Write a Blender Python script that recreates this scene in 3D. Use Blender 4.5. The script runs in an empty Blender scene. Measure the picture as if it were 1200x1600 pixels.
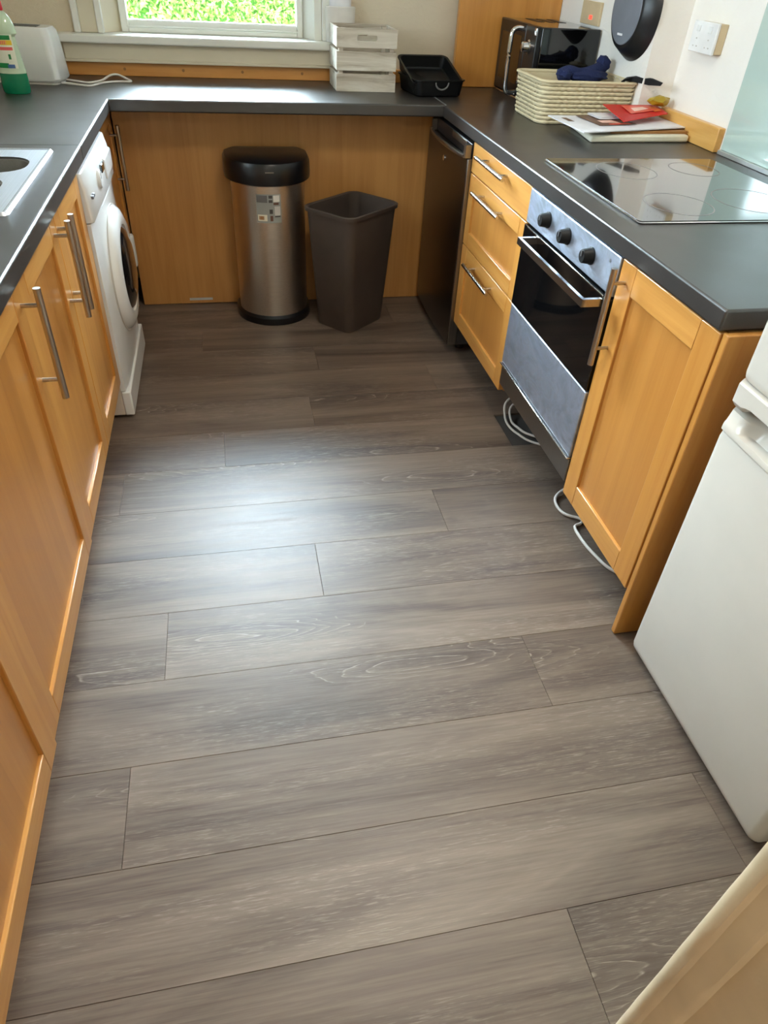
import bpy, bmesh, math, random
from mathutils import Vector, Matrix
random.seed(7)
scene = bpy.context.scene
COL = scene.collection

# ------------------------------------------------------------------ camera
cam = bpy.data.cameras.new('camera')
cam.sensor_fit = 'HORIZONTAL'; cam.sensor_width = 36.0; cam.lens = 36.0 * 1087.28 / 1200.0
cam.clip_start = 0.02; cam.clip_end = 100
cam_o = bpy.data.objects.new('camera', cam); COL.objects.link(cam_o)
cam_o.location = (0.4204, -3.1978, 1.4193); cam_o.rotation_euler = (0.8857, -0.0478, -0.1948)
scene.camera = cam_o

# ------------------------------------------------------------------ world, lamps, exposure
world = bpy.data.worlds.new('sky'); scene.world = world; world.use_nodes = True
bg = world.node_tree.nodes['Background']
bg.inputs['Color'].default_value = (0.74, 0.88, 1.0, 1); bg.inputs['Strength'].default_value = 18.0
scene.view_settings.view_transform = 'Standard'; scene.view_settings.look = 'None'
scene.view_settings.gamma = 1.0; scene.view_settings.use_curve_mapping = False
scene.view_settings.exposure = 0.0
scene.cycles.use_denoising = True
scene.cycles.max_bounces = 10; scene.cycles.diffuse_bounces = 6; scene.cycles.glossy_bounces = 5
scene.cycles.transmission_bounces = 8; scene.cycles.transparent_max_bounces = 12
scene.cycles.sample_clamp_indirect = 6.0

sun = bpy.data.lights.new('hazy_sun', 'SUN'); sun.energy = 140.0; sun.angle = math.radians(78); sun.color = (0.70, 0.86, 1.0)
sun_o = bpy.data.objects.new('hazy_sun', sun); COL.objects.link(sun_o); sun_o.location = (0, 8, 6)
sun_o.rotation_euler = Vector((0.10, -0.80, -0.60)).to_track_quat('-Z', 'Y').to_euler()

def area(name, loc, rot, sx, sy, power, color, portal=False):
    l = bpy.data.lights.new(name, 'AREA'); l.shape = 'RECTANGLE'; l.size = sx; l.size_y = sy
    l.energy = power; l.color = color
    if portal: l.cycles.is_portal = True
    o = bpy.data.objects.new(name, l); COL.objects.link(o); o.location = loc; o.rotation_euler = rot
    return o
CEIL = 2.38; XL0 = -.62
LIGHT_XY = (0.95, -1.75)
area('ceiling_lamp_light', (LIGHT_XY[0], LIGHT_XY[1], CEIL - 0.075), (0, 0, 0), 0.34, 0.34, 14.0, (1.0, 0.90, 0.78))
area('hall_fill_light', (0.35, -4.2, CEIL - 0.06), (0, 0, 0), 0.5, 0.5, 17.0, (1.0, 0.93, 0.84))  # unseen fill light, added to brighten the cupboard faces from behind
area('window_portal_left', (XL0 - .13, -1.25, 1.66), (0, math.radians(-90), 0), .90, 1.38, 1.0, (1, 1, 1), portal=True)
area('window_portal', (0.42, 0.80, 1.62), (math.radians(-90), 0, 0), 0.80, 1.06, 1.0, (1, 1, 1), portal=True)

# ------------------------------------------------------------------ materials
def srgb(r, g, b):
    def c(v):
        v /= 255.0
        return v / 12.92 if v <= 0.04045 else ((v + 0.055) / 1.055) ** 2.4
    return (c(r), c(g), c(b), 1)

class NT:
    def __init__(s, name):
        s.m = bpy.data.materials.new(name); s.m.use_nodes = True
        s.t = s.m.node_tree; s.b = s.t.nodes['Principled BSDF']
    def n(s, kind, **kw):
        nd = s.t.nodes.new(kind)
        for k, v in kw.items():
            if k[0] == '_': nd.inputs[k[1:].replace('_', ' ')].default_value = v
            else: setattr(nd, k, v)
        return nd
    def l(s, a, b): s.t.links.new(a, b)
    def coords(s, scale, rnd=True):
        tc = s.n('ShaderNodeTexCoord'); mp = s.n('ShaderNodeMapping')
        mp.inputs['Scale'].default_value = scale
        if rnd:
            oi = s.n('ShaderNodeObjectInfo'); mm = s.n('ShaderNodeMath', operation='MULTIPLY'); mm.inputs[1].default_value = 37.0
            cx = s.n('ShaderNodeCombineXYZ'); s.l(oi.outputs['Random'], mm.inputs[0])
            for i in range(3): s.l(mm.outputs[0], cx.inputs[i])
            ad = s.n('ShaderNodeVectorMath', operation='ADD'); s.l(tc.outputs['Object'], ad.inputs[0]); s.l(cx.outputs[0], ad.inputs[1])
            s.l(ad.outputs[0], mp.inputs['Vector'])
        else: s.l(tc.outputs['Object'], mp.inputs['Vector'])
        return mp.outputs[0]
    def ramp(s, fac, stops):
        r = s.n('ShaderNodeValToRGB'); e = r.color_ramp.elements
        while len(e) > 1: e.remove(e[-1])
        e[0].position = stops[0][0]; e[0].color = stops[0][1]
        for p, c in stops[1:]:
            x = e.new(p); x.color = c
        s.l(fac, r.inputs[0]); return r.outputs[0]
    def noise(s, vec, scale, detail=4, rough=.55, dist=0):
        n = s.n('ShaderNodeTexNoise'); n.inputs['Scale'].default_value = scale; n.inputs['Detail'].default_value = detail
        n.inputs['Roughness'].default_value = rough; n.inputs['Distortion'].default_value = dist
        s.l(vec, n.inputs['Vector']); return n.outputs['Fac']
    def mix(s, fac, a, b, mode='MIX'):
        m = s.n('ShaderNodeMix', data_type='RGBA', blend_type=mode)
        for v, i in ((fac, 0), (a, 6), (b, 7)):
            if hasattr(v, 'links'): s.l(v, m.inputs[i])
            else: m.inputs[i].default_value = v
        return m.outputs[2]
    def bump(s, h, strength, dist):
        b = s.n('ShaderNodeBump'); b.inputs['Strength'].default_value = strength; b.inputs['Distance'].default_value = dist
        s.l(h, b.inputs['Height']); s.l(b.outputs[0], s.b.inputs['Normal'])

def plain(name, col, rough=.5, metal=0, spec=.5, coat=0, bumpy=0, bscale=60, trans=0, ior=1.45, aniso=0, var=.10):
    t = NT(name); b = t.b.inputs
    b['Roughness'].default_value = rough; b['Metallic'].default_value = metal; b['Specular IOR Level'].default_value = spec
    b['Coat Weight'].default_value = coat; b['Coat Roughness'].default_value = .08
    b['Transmission Weight'].default_value = trans; b['IOR'].default_value = ior; b['Anisotropic'].default_value = aniso
    v = t.coords((1, 1, 1))
    f = t.noise(v, 9, 3)
    c2 = tuple(min(1, x * (1 + var)) for x in col[:3]) + (1,); c1 = tuple(x * (1 - var) for x in col[:3]) + (1,)
    t.l(t.ramp(f, [(.3, c1), (.7, c2)]), b['Base Color'])
    if bumpy: t.bump(t.noise(v, bscale, 4), bumpy, .004)
    return t.m

def wood(name, base, dark, axis, rough=.33, coat=.35, stave=None, plugs=False):
    t = NT(name); sc = [26, 26, 26]; sc[axis] = 1.4
    v = t.coords(tuple(sc)); f = t.noise(v, 1.0, 5, .6, .6)
    sc2 = [150, 150, 150]; sc2[axis] = 5
    f2 = t.noise(t.coords(tuple(sc2)), 1.0, 3)
    c = t.ramp(f, [(.25, dark), (.62, base)])
    c = t.mix(.16, c, t.ramp(f2, [(.3, dark), (.7, base)]))
    if stave is not None:   # vertical staves of slightly different tone
        sc3 = [.0, .0, .0]; sc3[stave] = 15.0
        w = t.n('ShaderNodeTexWhiteNoise', noise_dimensions='1D')
        vv = t.coords(tuple(sc3), rnd=False); sp = t.n('ShaderNodeSeparateXYZ'); t.l(vv, sp.inputs[0])
        fl = t.n('ShaderNodeMath', operation='FLOOR'); t.l(sp.outputs[stave], fl.inputs[0]); t.l(fl.outputs[0], w.inputs['W'])
        c = t.mix(1.0, c, t.ramp(w.outputs['Value'], [(0, (.86, .82, .76, 1)), (1, (1, 1, 1, 1))]), 'MULTIPLY')
    t.l(c, t.b.inputs['Base Color']); t.b.inputs['Roughness'].default_value = rough
    t.b.inputs['Coat Weight'].default_value = coat; t.b.inputs['Coat Roughness'].default_value = .25
    t.bump(f2, .06, .001)
    return t.m

BEECH, BEECH_D = srgb(198, 140, 68), srgb(178, 115, 46)
M = {}
M['wood_z'] = wood('beech_vertical_grain', BEECH, BEECH_D, 2)
M['wood_y'] = wood('beech_rail_grain', srgb(204, 147, 75), BEECH_D, 1)
M['wood_x'] = wood('beech_cross_grain', BEECH, BEECH_D, 0)
M['wood_panel'] = wood('beech_door_panel', srgb(195, 135, 66), srgb(180, 118, 50), 2, stave=1)
M['wood_back'] = wood('beech_back_board', srgb(188, 136, 74), srgb(166, 114, 58), 2, rough=.45, coat=.1)
M['wood_tall'] = wood('beech_tall_panel', srgb(214, 150, 72), srgb(196, 130, 54), 2, stave=0)
M['wood_strip'] = wood('pine_upstand', srgb(216, 152, 78), srgb(196, 130, 58), 0, rough=.4)
M['wood_block'] = wood('pine_upstand_side', srgb(226, 176, 100), srgb(205, 146, 70), 1, rough=.4)
M['carcass'] = plain('carcass_board', srgb(190, 140, 84), .6)
M['void'] = plain('dark_subfloor', srgb(72, 68, 65), .9)  # dark grey base under the planks
M['hall_trim'] = plain('worn_cream_gloss', srgb(216, 196, 162), .38, bumpy=.25, bscale=25)

def floor_mat():
    t = NT('grey_oak_plank')
    def bw(x, k=1.0):
        q = t.n('ShaderNodeRGBToBW'); t.l(x, q.inputs[0]); m = t.n('ShaderNodeMath', operation='MULTIPLY'); m.inputs[1].default_value = k
        t.l(q.outputs[0], m.inputs[0]); return m.outputs[0]
    BK, WH = (0, 0, 0, 1), (1, 1, 1, 1)
    big = t.noise(t.coords((.8, 6.5, 1)), 1.0, 5, .62, .9)          # long soft dark and light streaks
    fine = t.noise(t.coords((4, 170, 1)), 1.0, 5, .7)
    c = t.ramp(big, [(.30, srgb(60, 46, 38)), (.42, srgb(90, 73, 61)), (.52, srgb(111, 94, 80)), (.64, srgb(130, 113, 97)), (.78, srgb(150, 133, 115))])
    c = t.mix(.24, c, t.ramp(fine, [(.34, srgb(72, 60, 53)), (.66, srgb(150, 138, 126))]))
    # cathedral figure: stretched, wobbling rings round scattered hearts
    vec = t.coords((1.0, 6.5, 0)); wob = t.n('ShaderNodeTexNoise'); wob.inputs['Scale'].default_value = 2.6; wob.inputs['Detail'].default_value = 3
    t.l(vec, wob.inputs['Vector']); sub = t.n('ShaderNodeVectorMath', operation='MULTIPLY_ADD'); t.l(wob.outputs['Color'], sub.inputs[0])
    sub.inputs[1].default_value = (.30, .30, 0); t.l(vec, sub.inputs[2])
    vo = t.n('ShaderNodeTexVoronoi', feature='F1'); vo.inputs['Scale'].default_value = 1.0; vo.inputs['Randomness'].default_value = .9; t.l(sub.outputs[0], vo.inputs['Vector'])
    m1 = t.n('ShaderNodeMath', operation='MULTIPLY'); m1.inputs[1].default_value = 19; t.l(vo.outputs['Distance'], m1.inputs[0])
    fr = t.n('ShaderNodeMath', operation='FRACT'); t.l(m1.outputs[0], fr.inputs[0])
    near = t.ramp(vo.outputs['Distance'], [(0, WH), (.26, WH), (.46, BK)])
    some = t.ramp(bw(vo.outputs['Color']), [(.34, BK), (.44, WH)])
    zone = t.mix(1.0, near, some, 'MULTIPLY')
    brk = t.ramp(t.noise(t.coords((22, 90, 1)), 1, 3), [(.42, (.12, .12, .12, 1)), (.58, WH)])
    light = t.ramp(fr.outputs[0], [(0, BK), (.42, BK), (.5, WH), (.56, BK), (1, BK)])
    dark = t.ramp(fr.outputs[0], [(0, (.78, .76, .74, 1)), (.45, WH), (.6, (.66, .63, .61, 1)), (1, (.78, .76, .74, 1))])
    c = t.mix(bw(zone, .85), c, t.mix(1.0, c, dark, 'MULTIPLY'))
    lm = t.mix(1.0, t.mix(1.0, light, zone, 'MULTIPLY'), brk, 'MULTIPLY')
    c = t.mix(bw(lm, .62), c, srgb(188, 177, 164))
    patch = t.ramp(t.noise(t.coords((1.6, 7, 1)), 1, 2), [(.42, BK), (.6, WH)])
    fleck = t.ramp(t.noise(t.coords((26, 380, 1)), 1.0, 3, .6), [(.54, BK), (.68, WH)])
    c = t.mix(bw(t.mix(1.0, fleck, patch, 'MULTIPLY'), .36), c, srgb(180, 168, 155))
    oi = t.n('ShaderNodeObjectInfo')
    c = t.mix(1.0, c, t.ramp(oi.outputs['Random'], [(0, (.86, .84, .83, 1)), (1, WH)]), 'MULTIPLY')
    t.l(c, t.b.inputs['Base Color'])
    t.l(t.ramp(fine, [(.3, (.40,) * 3 + (1,)), (.7, (.52,) * 3 + (1,))]), t.b.inputs['Roughness'])
    t.b.inputs['Specular IOR Level'].default_value = .6
    t.bump(fine, .08, .0012)
    return t.m
M['plank'] = floor_mat()

def wall_mat(name, col, strength=.5):
    t = NT(name); v = t.coords((1, 1, 1), rnd=False)
    t.l(t.ramp(t.noise(v, 3, 3), [(.3, tuple(x * .95 for x in col[:3]) + (1,)), (.7, col)]), t.b.inputs['Base Color'])
    t.b.inputs['Roughness'].default_value = .7
    t.bump(t.noise(t.coords((1, 1, 2.2), rnd=False), 26, 4, .6, 1.2), strength, .006)
    return t.m
M['wall_cream'] = wall_mat('textured_cream_wall', srgb(222, 208, 184))
M['wall_white'] = wall_mat('textured_white_wall', srgb(244, 240, 234), .3)
M['ceiling'] = wall_mat('white_ceiling', srgb(238, 236, 230), .2)
M['white_gloss'] = plain('white_window_gloss', srgb(238, 238, 232), .3, var=.02)
M['sill_cream'] = plain('cream_gloss_paint', srgb(222, 212, 190), .35, var=.02)

def worktop_mat():
    t = NT('charcoal_slate_worktop')
    v = t.coords((1, 1, 1)); f = t.noise(v, 7, 3, .5, .4); g = t.noise(v, 500, 1)
    c = t.ramp(f, [(.3, srgb(34, 31, 30)), (.7, srgb(44, 41, 39))])
    c = t.mix(.3, c, t.ramp(g, [(.3, srgb(26, 24, 24)), (.7, srgb(56, 53, 51))]))
    t.l(c, t.b.inputs['Base Color'])
    t.l(t.ramp(f, [(.3, (.33,) * 3 + (1,)), (.7, (.37,) * 3 + (1,))]), t.b.inputs['Roughness'])
    t.b.inputs['Specular IOR Level'].default_value = 1.0
    return t.m
M['worktop'] = worktop_mat()

def steel(name, col, rough, axis=1, contrast=.12, light_smear=0):
    t = NT(name); sc = [300, 300, 300]; sc[axis] = 3
    f = t.noise(t.coords(tuple(sc)), 1, 3)
    lo = tuple(x * (1 - contrast) for x in col[:3]) + (1,)
    c = t.ramp(f, [(.3, lo), (.7, col)])
    if light_smear:
        s = t.noise(t.coords((1, 2, 4)), 3.2, 5, .6, 2.0)
        c = t.mix(light_smear, c, t.ramp(s, [(.35, tuple(x * .55 for x in col[:3]) + (1,)), (.62, tuple(min(1, x * 1.15) for x in col[:3]) + (1,))]))  # smears of brighter and dimmer reflected light, put into the steel colour
        t.l(t.ramp(s, [(.3, (rough + .12,) * 3 + (1,)), (.7, (rough,) * 3 + (1,))]), t.b.inputs['Roughness'])
    else: t.b.inputs['Roughness'].default_value = rough
    t.l(c, t.b.inputs['Base Color']); t.b.inputs['Metallic'].default_value = 1
    t.bump(f, .05, .0006); return t.m
M['handle'] = steel('brushed_steel_handle', srgb(188, 180, 170), .28, 2)
M['handle_y'] = steel('polished_steel_handle', srgb(205, 202, 198), .2, 1)
M['oven_steel'] = steel('light_smeared_steel', srgb(206, 216, 234), .40, 1, .1, .75)
M['bin_steel'] = steel('bin_brushed_steel', srgb(222, 214, 204), .33, 0)
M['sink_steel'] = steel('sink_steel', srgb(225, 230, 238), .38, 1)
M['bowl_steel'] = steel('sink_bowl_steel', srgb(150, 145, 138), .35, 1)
M['chrome'] = plain('chrome', srgb(225, 225, 228), .08, metal=1)
M['black_glass'] = plain('black_glass', srgb(8, 8, 9), .035, coat=.3, spec=.6)
M['hob_glass'] = plain('black_ceramic_glass', srgb(9, 9, 10), .03, spec=.9, coat=1)
M['ring_print'] = plain('grey_zone_print', srgb(120, 116, 114), .4)
M['black_plastic'] = plain('black_plastic', srgb(20, 19, 20), .35)
M['bin_black'] = plain('black_bin_plastic', srgb(15, 15, 18), .3)
M['bin_brown'] = plain('brown_bin_plastic', srgb(72, 62, 56), .42, bumpy=.05, bscale=300)
M['knob_black'] = plain('black_knob', srgb(10, 10, 11), .5, spec=.3)
M['fridge_dark'] = steel('dark_graphite_fridge', srgb(92, 84, 78), .3, 2, .1)
M['fridge_side'] = plain('dark_fridge_side', srgb(62, 60, 62), .45)
M['fridge_trim'] = steel('grey_metal_trim', srgb(150, 144, 138), .3, 2)
M['white_enamel'] = plain('white_enamel', srgb(203, 196, 185), .28, coat=.3, var=.02)
M['wm_white'] = plain('washer_white', srgb(232, 232, 230), .22, coat=.4, var=.02)
M['wm_grey'] = plain('washer_grey_plastic', srgb(196, 192, 186), .35)  # pale grey plastic of the door handle and gasket ring
M['wm_side'] = plain('washer_side_shaded', srgb(214, 204, 190), .4, var=.02)  # beige shading of the side is put into the white casing's colour
M['dark_glass'] = plain('dark_porthole_glass', srgb(16, 17, 20), .06, coat=1)
M['seam'] = plain('dark_seam', srgb(70, 66, 62), .7)
M['gasket'] = plain('grey_gasket', srgb(96, 94, 92), .7)
M['nonstick'] = plain('nonstick_coating', srgb(26, 26, 28), .36)
M['pan_base'] = plain('grey_pan_base', srgb(116, 122, 134), .45, metal=.1)
M['tin'] = plain('black_roasting_tin', srgb(10, 10, 11), .4, spec=.35)
M['splash'] = plain('pale_green_glass', srgb(188, 208, 202), .06, coat=1, spec=.6, var=.02)
M['alu'] = plain('aluminium_trim', srgb(225, 228, 228), .3, metal=.8)
M['socket'] = plain('white_socket_plastic', srgb(236, 236, 236), .3)
M['socket_side'] = plain('cream_back_box', srgb(205, 185, 150), .5)
M['print_grey'] = plain('grey_print', srgb(110, 112, 118), .6)
M['cord'] = plain('white_cord', srgb(222, 216, 208), .45)
M['ceramic'] = plain('white_ceramic', srgb(226, 222, 216), .3)
M['board'] = plain('white_cutting_board', srgb(226, 222, 202), .45)
M['brown_board'] = plain('thin_brown_board', srgb(150, 104, 58), .5)
M['paper'] = plain('white_paper', srgb(230, 230, 236), .5)
M['red'] = plain('red_packet', srgb(196, 30, 30), .35)
M['red_light'] = plain('light_red_print', srgb(226, 92, 72), .35)
M['pink_print'] = plain('pale_pink_print', srgb(244, 200, 186), .4)
M['orange'] = plain('orange_print', srgb(228, 120, 60), .4)
M['yellow'] = plain('yellow_foil', srgb(164, 138, 34), .3, bumpy=.5, bscale=60)
M['magazine'] = plain('dark_printed_leaflet', srgb(96, 66, 54), .35)
M['navy'] = plain('navy_fleece', srgb(28, 38, 78), .95, bumpy=.8, bscale=160)
M['black_cloth'] = plain('black_cloth', srgb(16, 16, 18), .9)
M['basket'] = plain('cream_woven_rope', srgb(212, 198, 164), .6, bumpy=.3, bscale=140)
M['green'] = plain('green_detergent', srgb(8, 112, 74), .12, spec=.6)
M['clear'] = plain('clear_green_plastic', srgb(196, 214, 184), .12, coat=1)
M['label_y'] = plain('yellow_label', srgb(228, 190, 40), .4)
M['label_r'] = plain('pink_label', srgb(214, 96, 92), .4)
M['label_g'] = plain('green_label', srgb(20, 120, 60), .4)
M['label_w'] = plain('white_label', srgb(225, 225, 205), .4)
M['label_b'] = plain('blue_label', srgb(70, 100, 150), .4)
M['cap_red'] = plain('red_cap', srgb(205, 36, 48), .3)
M['leaf'] = None
M['hedge_core'] = plain('dark_hedge_green', srgb(66, 110, 40), .9)  # dark green block behind the leaves
M['lawn'] = plain('lawn', srgb(90, 130, 60), .95)

def crate_mat():
    t = NT('whitewashed_wood'); f = t.noise(t.coords((2.5, 30, 22)), 1, 5, .6, 1.0); k = t.noise(t.coords((9, 9, 14)), 1, 2)
    c = t.ramp(f, [(.3, srgb(146, 132, 114)), (.48, srgb(192, 181, 164)), (.7, srgb(216, 209, 196))])
    c = t.mix(1.0, c, t.ramp(k, [(.24, (.6, .56, .5, 1)), (.36, (1, 1, 1, 1))]), 'MULTIPLY')
    t.l(c, t.b.inputs['Base Color']); t.b.inputs['Roughness'].default_value = .65; t.bump(f, .2, .002); return t.m
M['crate'] = crate_mat()
def leaf_mat():
    t = NT('hedge_leaf'); oi = t.coords((1, 1, 1)); f = t.noise(oi, 14, 2)
    t.l(t.ramp(f, [(.3, srgb(70, 120, 38)), (.55, srgb(128, 172, 70)), (.7, srgb(178, 204, 110))]), t.b.inputs['Base Color'])
    t.b.inputs['Roughness'].default_value = .45; return t.m
M['leaf'] = leaf_mat()
def glass_mat():
    t = NT('window_glass'); t.t.nodes.remove(t.b)
    tr = t.n('ShaderNodeBsdfTransparent'); gs = t.n('ShaderNodeBsdfGlossy'); mx = t.n('ShaderNodeMixShader'); lw = t.n('ShaderNodeFresnel')
    tr.inputs['Color'].default_value = (.96, .98, .97, 1); gs.inputs['Roughness'].default_value = .01; lw.inputs['IOR'].default_value = 1.45
    t.l(lw.outputs[0], mx.inputs[0]); t.l(tr.outputs[0], mx.inputs[1]); t.l(gs.outputs[0], mx.inputs[2])
    t.l(mx.outputs[0], t.t.nodes['Material Output'].inputs['Surface']); return t.m
M['glass'] = glass_mat()
def emis(name, col, s):
    t = NT(name); t.b.inputs['Emission Color'].default_value = col; t.b.inputs['Emission Strength'].default_value = s
    t.b.inputs['Base Color'].default_value = col; return t.m
M['neon'] = emis('red_neon', (1, .05, .03, 1), 2.5)
M['diffuser'] = emis('lamp_diffuser', (1, .88, .72, 1), 6)

# ------------------------------------------------------------------ helpers
def thing(name, label, cat, loc=(0, 0, 0), group=None):
    o = bpy.data.objects.new(name, None); COL.objects.link(o); o.location = loc; o.empty_display_size = .05
    o['label'] = label; o['category'] = cat
    if group: o['group'] = group
    return o
def tag(o, label=None, cat=None, group=None, kind=None):
    if label: o['label'] = label
    if cat: o['category'] = cat
    if group: o['group'] = group
    if kind: o['kind'] = kind
    return o
def root_of(p):
    while p.parent: p = p.parent
    return p
def link(name, bm, mat, parent=None, bevel=0, seg=2, smooth=None, origin=None):
    """bm is in world coordinates; the object's origin is its thing's origin (or its own centre)."""
    if parent is not None: org = Vector(root_of(parent).location)
    elif origin is not None: org = Vector(origin)
    else:
        bm.verts.ensure_lookup_table()
        xs = [v.co for v in bm.verts]; n = len(xs)
        mn = Vector((min(v.x for v in xs), min(v.y for v in xs), min(v.z for v in xs)))
        mx = Vector((max(v.x for v in xs), max(v.y for v in xs), max(v.z for v in xs)))
        org = Vector(((mn.x + mx.x) / 2, (mn.y + mx.y) / 2, mn.z))
    bmesh.ops.translate(bm, verts=bm.verts, vec=-org)
    bmesh.ops.recalc_face_normals(bm, faces=bm.faces)
    me = bpy.data.meshes.new(name); bm.to_mesh(me); bm.free()
    o = bpy.data.objects.new(name, me); COL.objects.link(o)
    mats = mat if isinstance(mat, (list, tuple)) else [mat]
    for m in mats: me.materials.append(m)
    if parent is not None: o.parent = parent
    else: o.location = org
    if bevel:
        md = o.modifiers.new('bevel', 'BEVEL'); md.width = bevel; md.segments = seg; md.limit_method = 'ANGLE'; md.angle_limit = math.radians(40)
    if smooth or (smooth is None and bevel):
        for p in me.polygons: p.use_smooth = True
        try: me.set_sharp_from_angle(angle=math.radians(38))
        except Exception: pass
    return o
def bx(bm, x0, x1, y0, y1, z0, z1, rot=None, mi=0):
    vs = [bm.verts.new((x, y, z)) for x in (x0, x1) for y in (y0, y1) for z in (z0, z1)]
    if rot:
        c = Vector(((x0 + x1) / 2, (y0 + y1) / 2, (z0 + z1) / 2))
        for v in vs: v.co = rot @ (v.co - c) + c
    for f in ((0, 1, 3, 2), (4, 6, 7, 5), (0, 4, 5, 1), (2, 3, 7, 6), (0, 2, 6, 4), (1, 5, 7, 3)):
        fc = bm.faces.new([vs[i] for i in f]); fc.material_index = mi
    return vs
def box(name, x0, x1, y0, y1, z0, z1, mat, parent=None, bevel=0, seg=2, rot=None):
    bm = bmesh.new(); bx(bm, x0, x1, y0, y1, z0, z1, rot); return link(name, bm, mat, parent, bevel, seg)
def cyl(bm, p0, p1, r0, r1=None, n=20, cap=True):
    p0, p1 = Vector(p0), Vector(p1); r1 = r0 if r1 is None else r1
    d = (p1 - p0).normalized(); u = d.orthogonal().normalized(); w = d.cross(u)
    a = [bm.verts.new(p0 + r0 * (math.cos(t) * u + math.sin(t) * w)) for t in [2 * math.pi * i / n for i in range(n)]]
    b = [bm.verts.new(p1 + r1 * (math.cos(t) * u + math.sin(t) * w)) for t in [2 * math.pi * i / n for i in range(n)]]
    for i in range(n): bm.faces.new((a[i], a[(i + 1) % n], b[(i + 1) % n], b[i]))
    if cap: bm.faces.new(a[::-1]); bm.faces.new(b)
def tube(bm, pts, r, n=8):
    # smooth tube through points (Catmull-Rom)
    P = [Vector(p) for p in pts]; P = [P[0]] + P + [P[-1]]; path = []
    for i in range(1, len(P) - 2):
        for k in range(8):
            t = k / 8; a, b, c, d = P[i - 1], P[i], P[i + 1], P[i + 2]
            path.append(.5 * ((2 * b) + (c - a) * t + (2 * a - 5 * b + 4 * c - d) * t * t + (3 * b - a - 3 * c + d) * t ** 3))
    path.append(P[-1]); rings = []
    up = Vector((0, 0, 1))
    for i, p in enumerate(path):
        d = (path[min(i + 1, len(path) - 1)] - path[max(i - 1, 0)]).normalized()
        u = d.cross(up); u = u.normalized() if u.length > 1e-3 else d.orthogonal().normalized(); w = u.cross(d)
        rings.append([bm.verts.new(p + r * (math.cos(t) * u + math.sin(t) * w)) for t in [2 * math.pi * k / n for k in range(n)]])
    for a, b in zip(rings, rings[1:]):
        for k in range(n): bm.faces.new((a[k], a[(k + 1) % n], b[(k + 1) % n], b[k]))
    bm.faces.new(rings[0][::-1]); bm.faces.new(rings[-1])
def loft(bm, loops, cap0=True, cap1=True, closed=True, mi=0):
    R = [[bm.verts.new(p) for p in L] for L in loops]
    n = len(R[0])
    for a, b in zip(R, R[1:]):
        for k in range(n if closed else n - 1):
            f = bm.faces.new((a[k], a[(k + 1) % n], b[(k + 1) % n], b[k])); f.material_index = mi
    if cap0: bm.faces.new(R[0][::-1])
    if cap1: bm.faces.new(R[-1])
    return R
def rrect(cx, cy, hx, hy, r, z, ang=0, n=6):
    pts = []
    for (sx, sy, a0) in ((1, 1, 0), (-1, 1, 90), (-1, -1, 180), (1, -1, 270)):
        for i in range(n + 1):
            a = math.radians(a0 + 90 * i / n)
            pts.append((sx * (hx - r) + r * math.cos(a), sy * (hy - r) + r * math.sin(a)))
    ca, sa = math.cos(ang), math.sin(ang)
    return [(cx + x * ca - y * sa, cy + x * sa + y * ca, z) for x, y in pts]
def lathe(bm, prof, centre, axis='Z', n=40, sgn=1, mi=0):
    """prof: (radius, height) list along axis"""
    cx, cy, cz = centre; loops = []
    for r, h in prof:
        L = []
        for i in range(n):
            a = 2 * math.pi * i / n; c, s = r * math.cos(a), r * math.sin(a)
            L.append((cx + c, cy + s, cz + h) if axis == 'Z' else (cx + sgn * h, cy + c, cz + s))
        loops.append(L)
    loft(bm, loops, mi=mi)
def struct(name, bm, mat, parent=None, **kw):
    o = link(name, bm, mat, parent, **kw)
    if parent is None: o['kind'] = 'structure'
    return o
def sbox(name, x0, x1, y0, y1, z0, z1, mat, bevel=0):
    bm = bmesh.new(); bx(bm, x0, x1, y0, y1, z0, z1); return struct(name, bm, mat, bevel=bevel)

# ------------------------------------------------------------------ the room
XL, XR, XR2 = -0.62, 2.11, 1.985       # left wall, right wall, face of the boxed-out far part
YW, YN = 0.58, -2.985                  # window wall face, near wall face
fl = bmesh.new(); bx(fl, XL - .1, XR + .1, -5.2, YW + .1, -.10, -.008)
floor = struct('floor', fl, M['void'])
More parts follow.
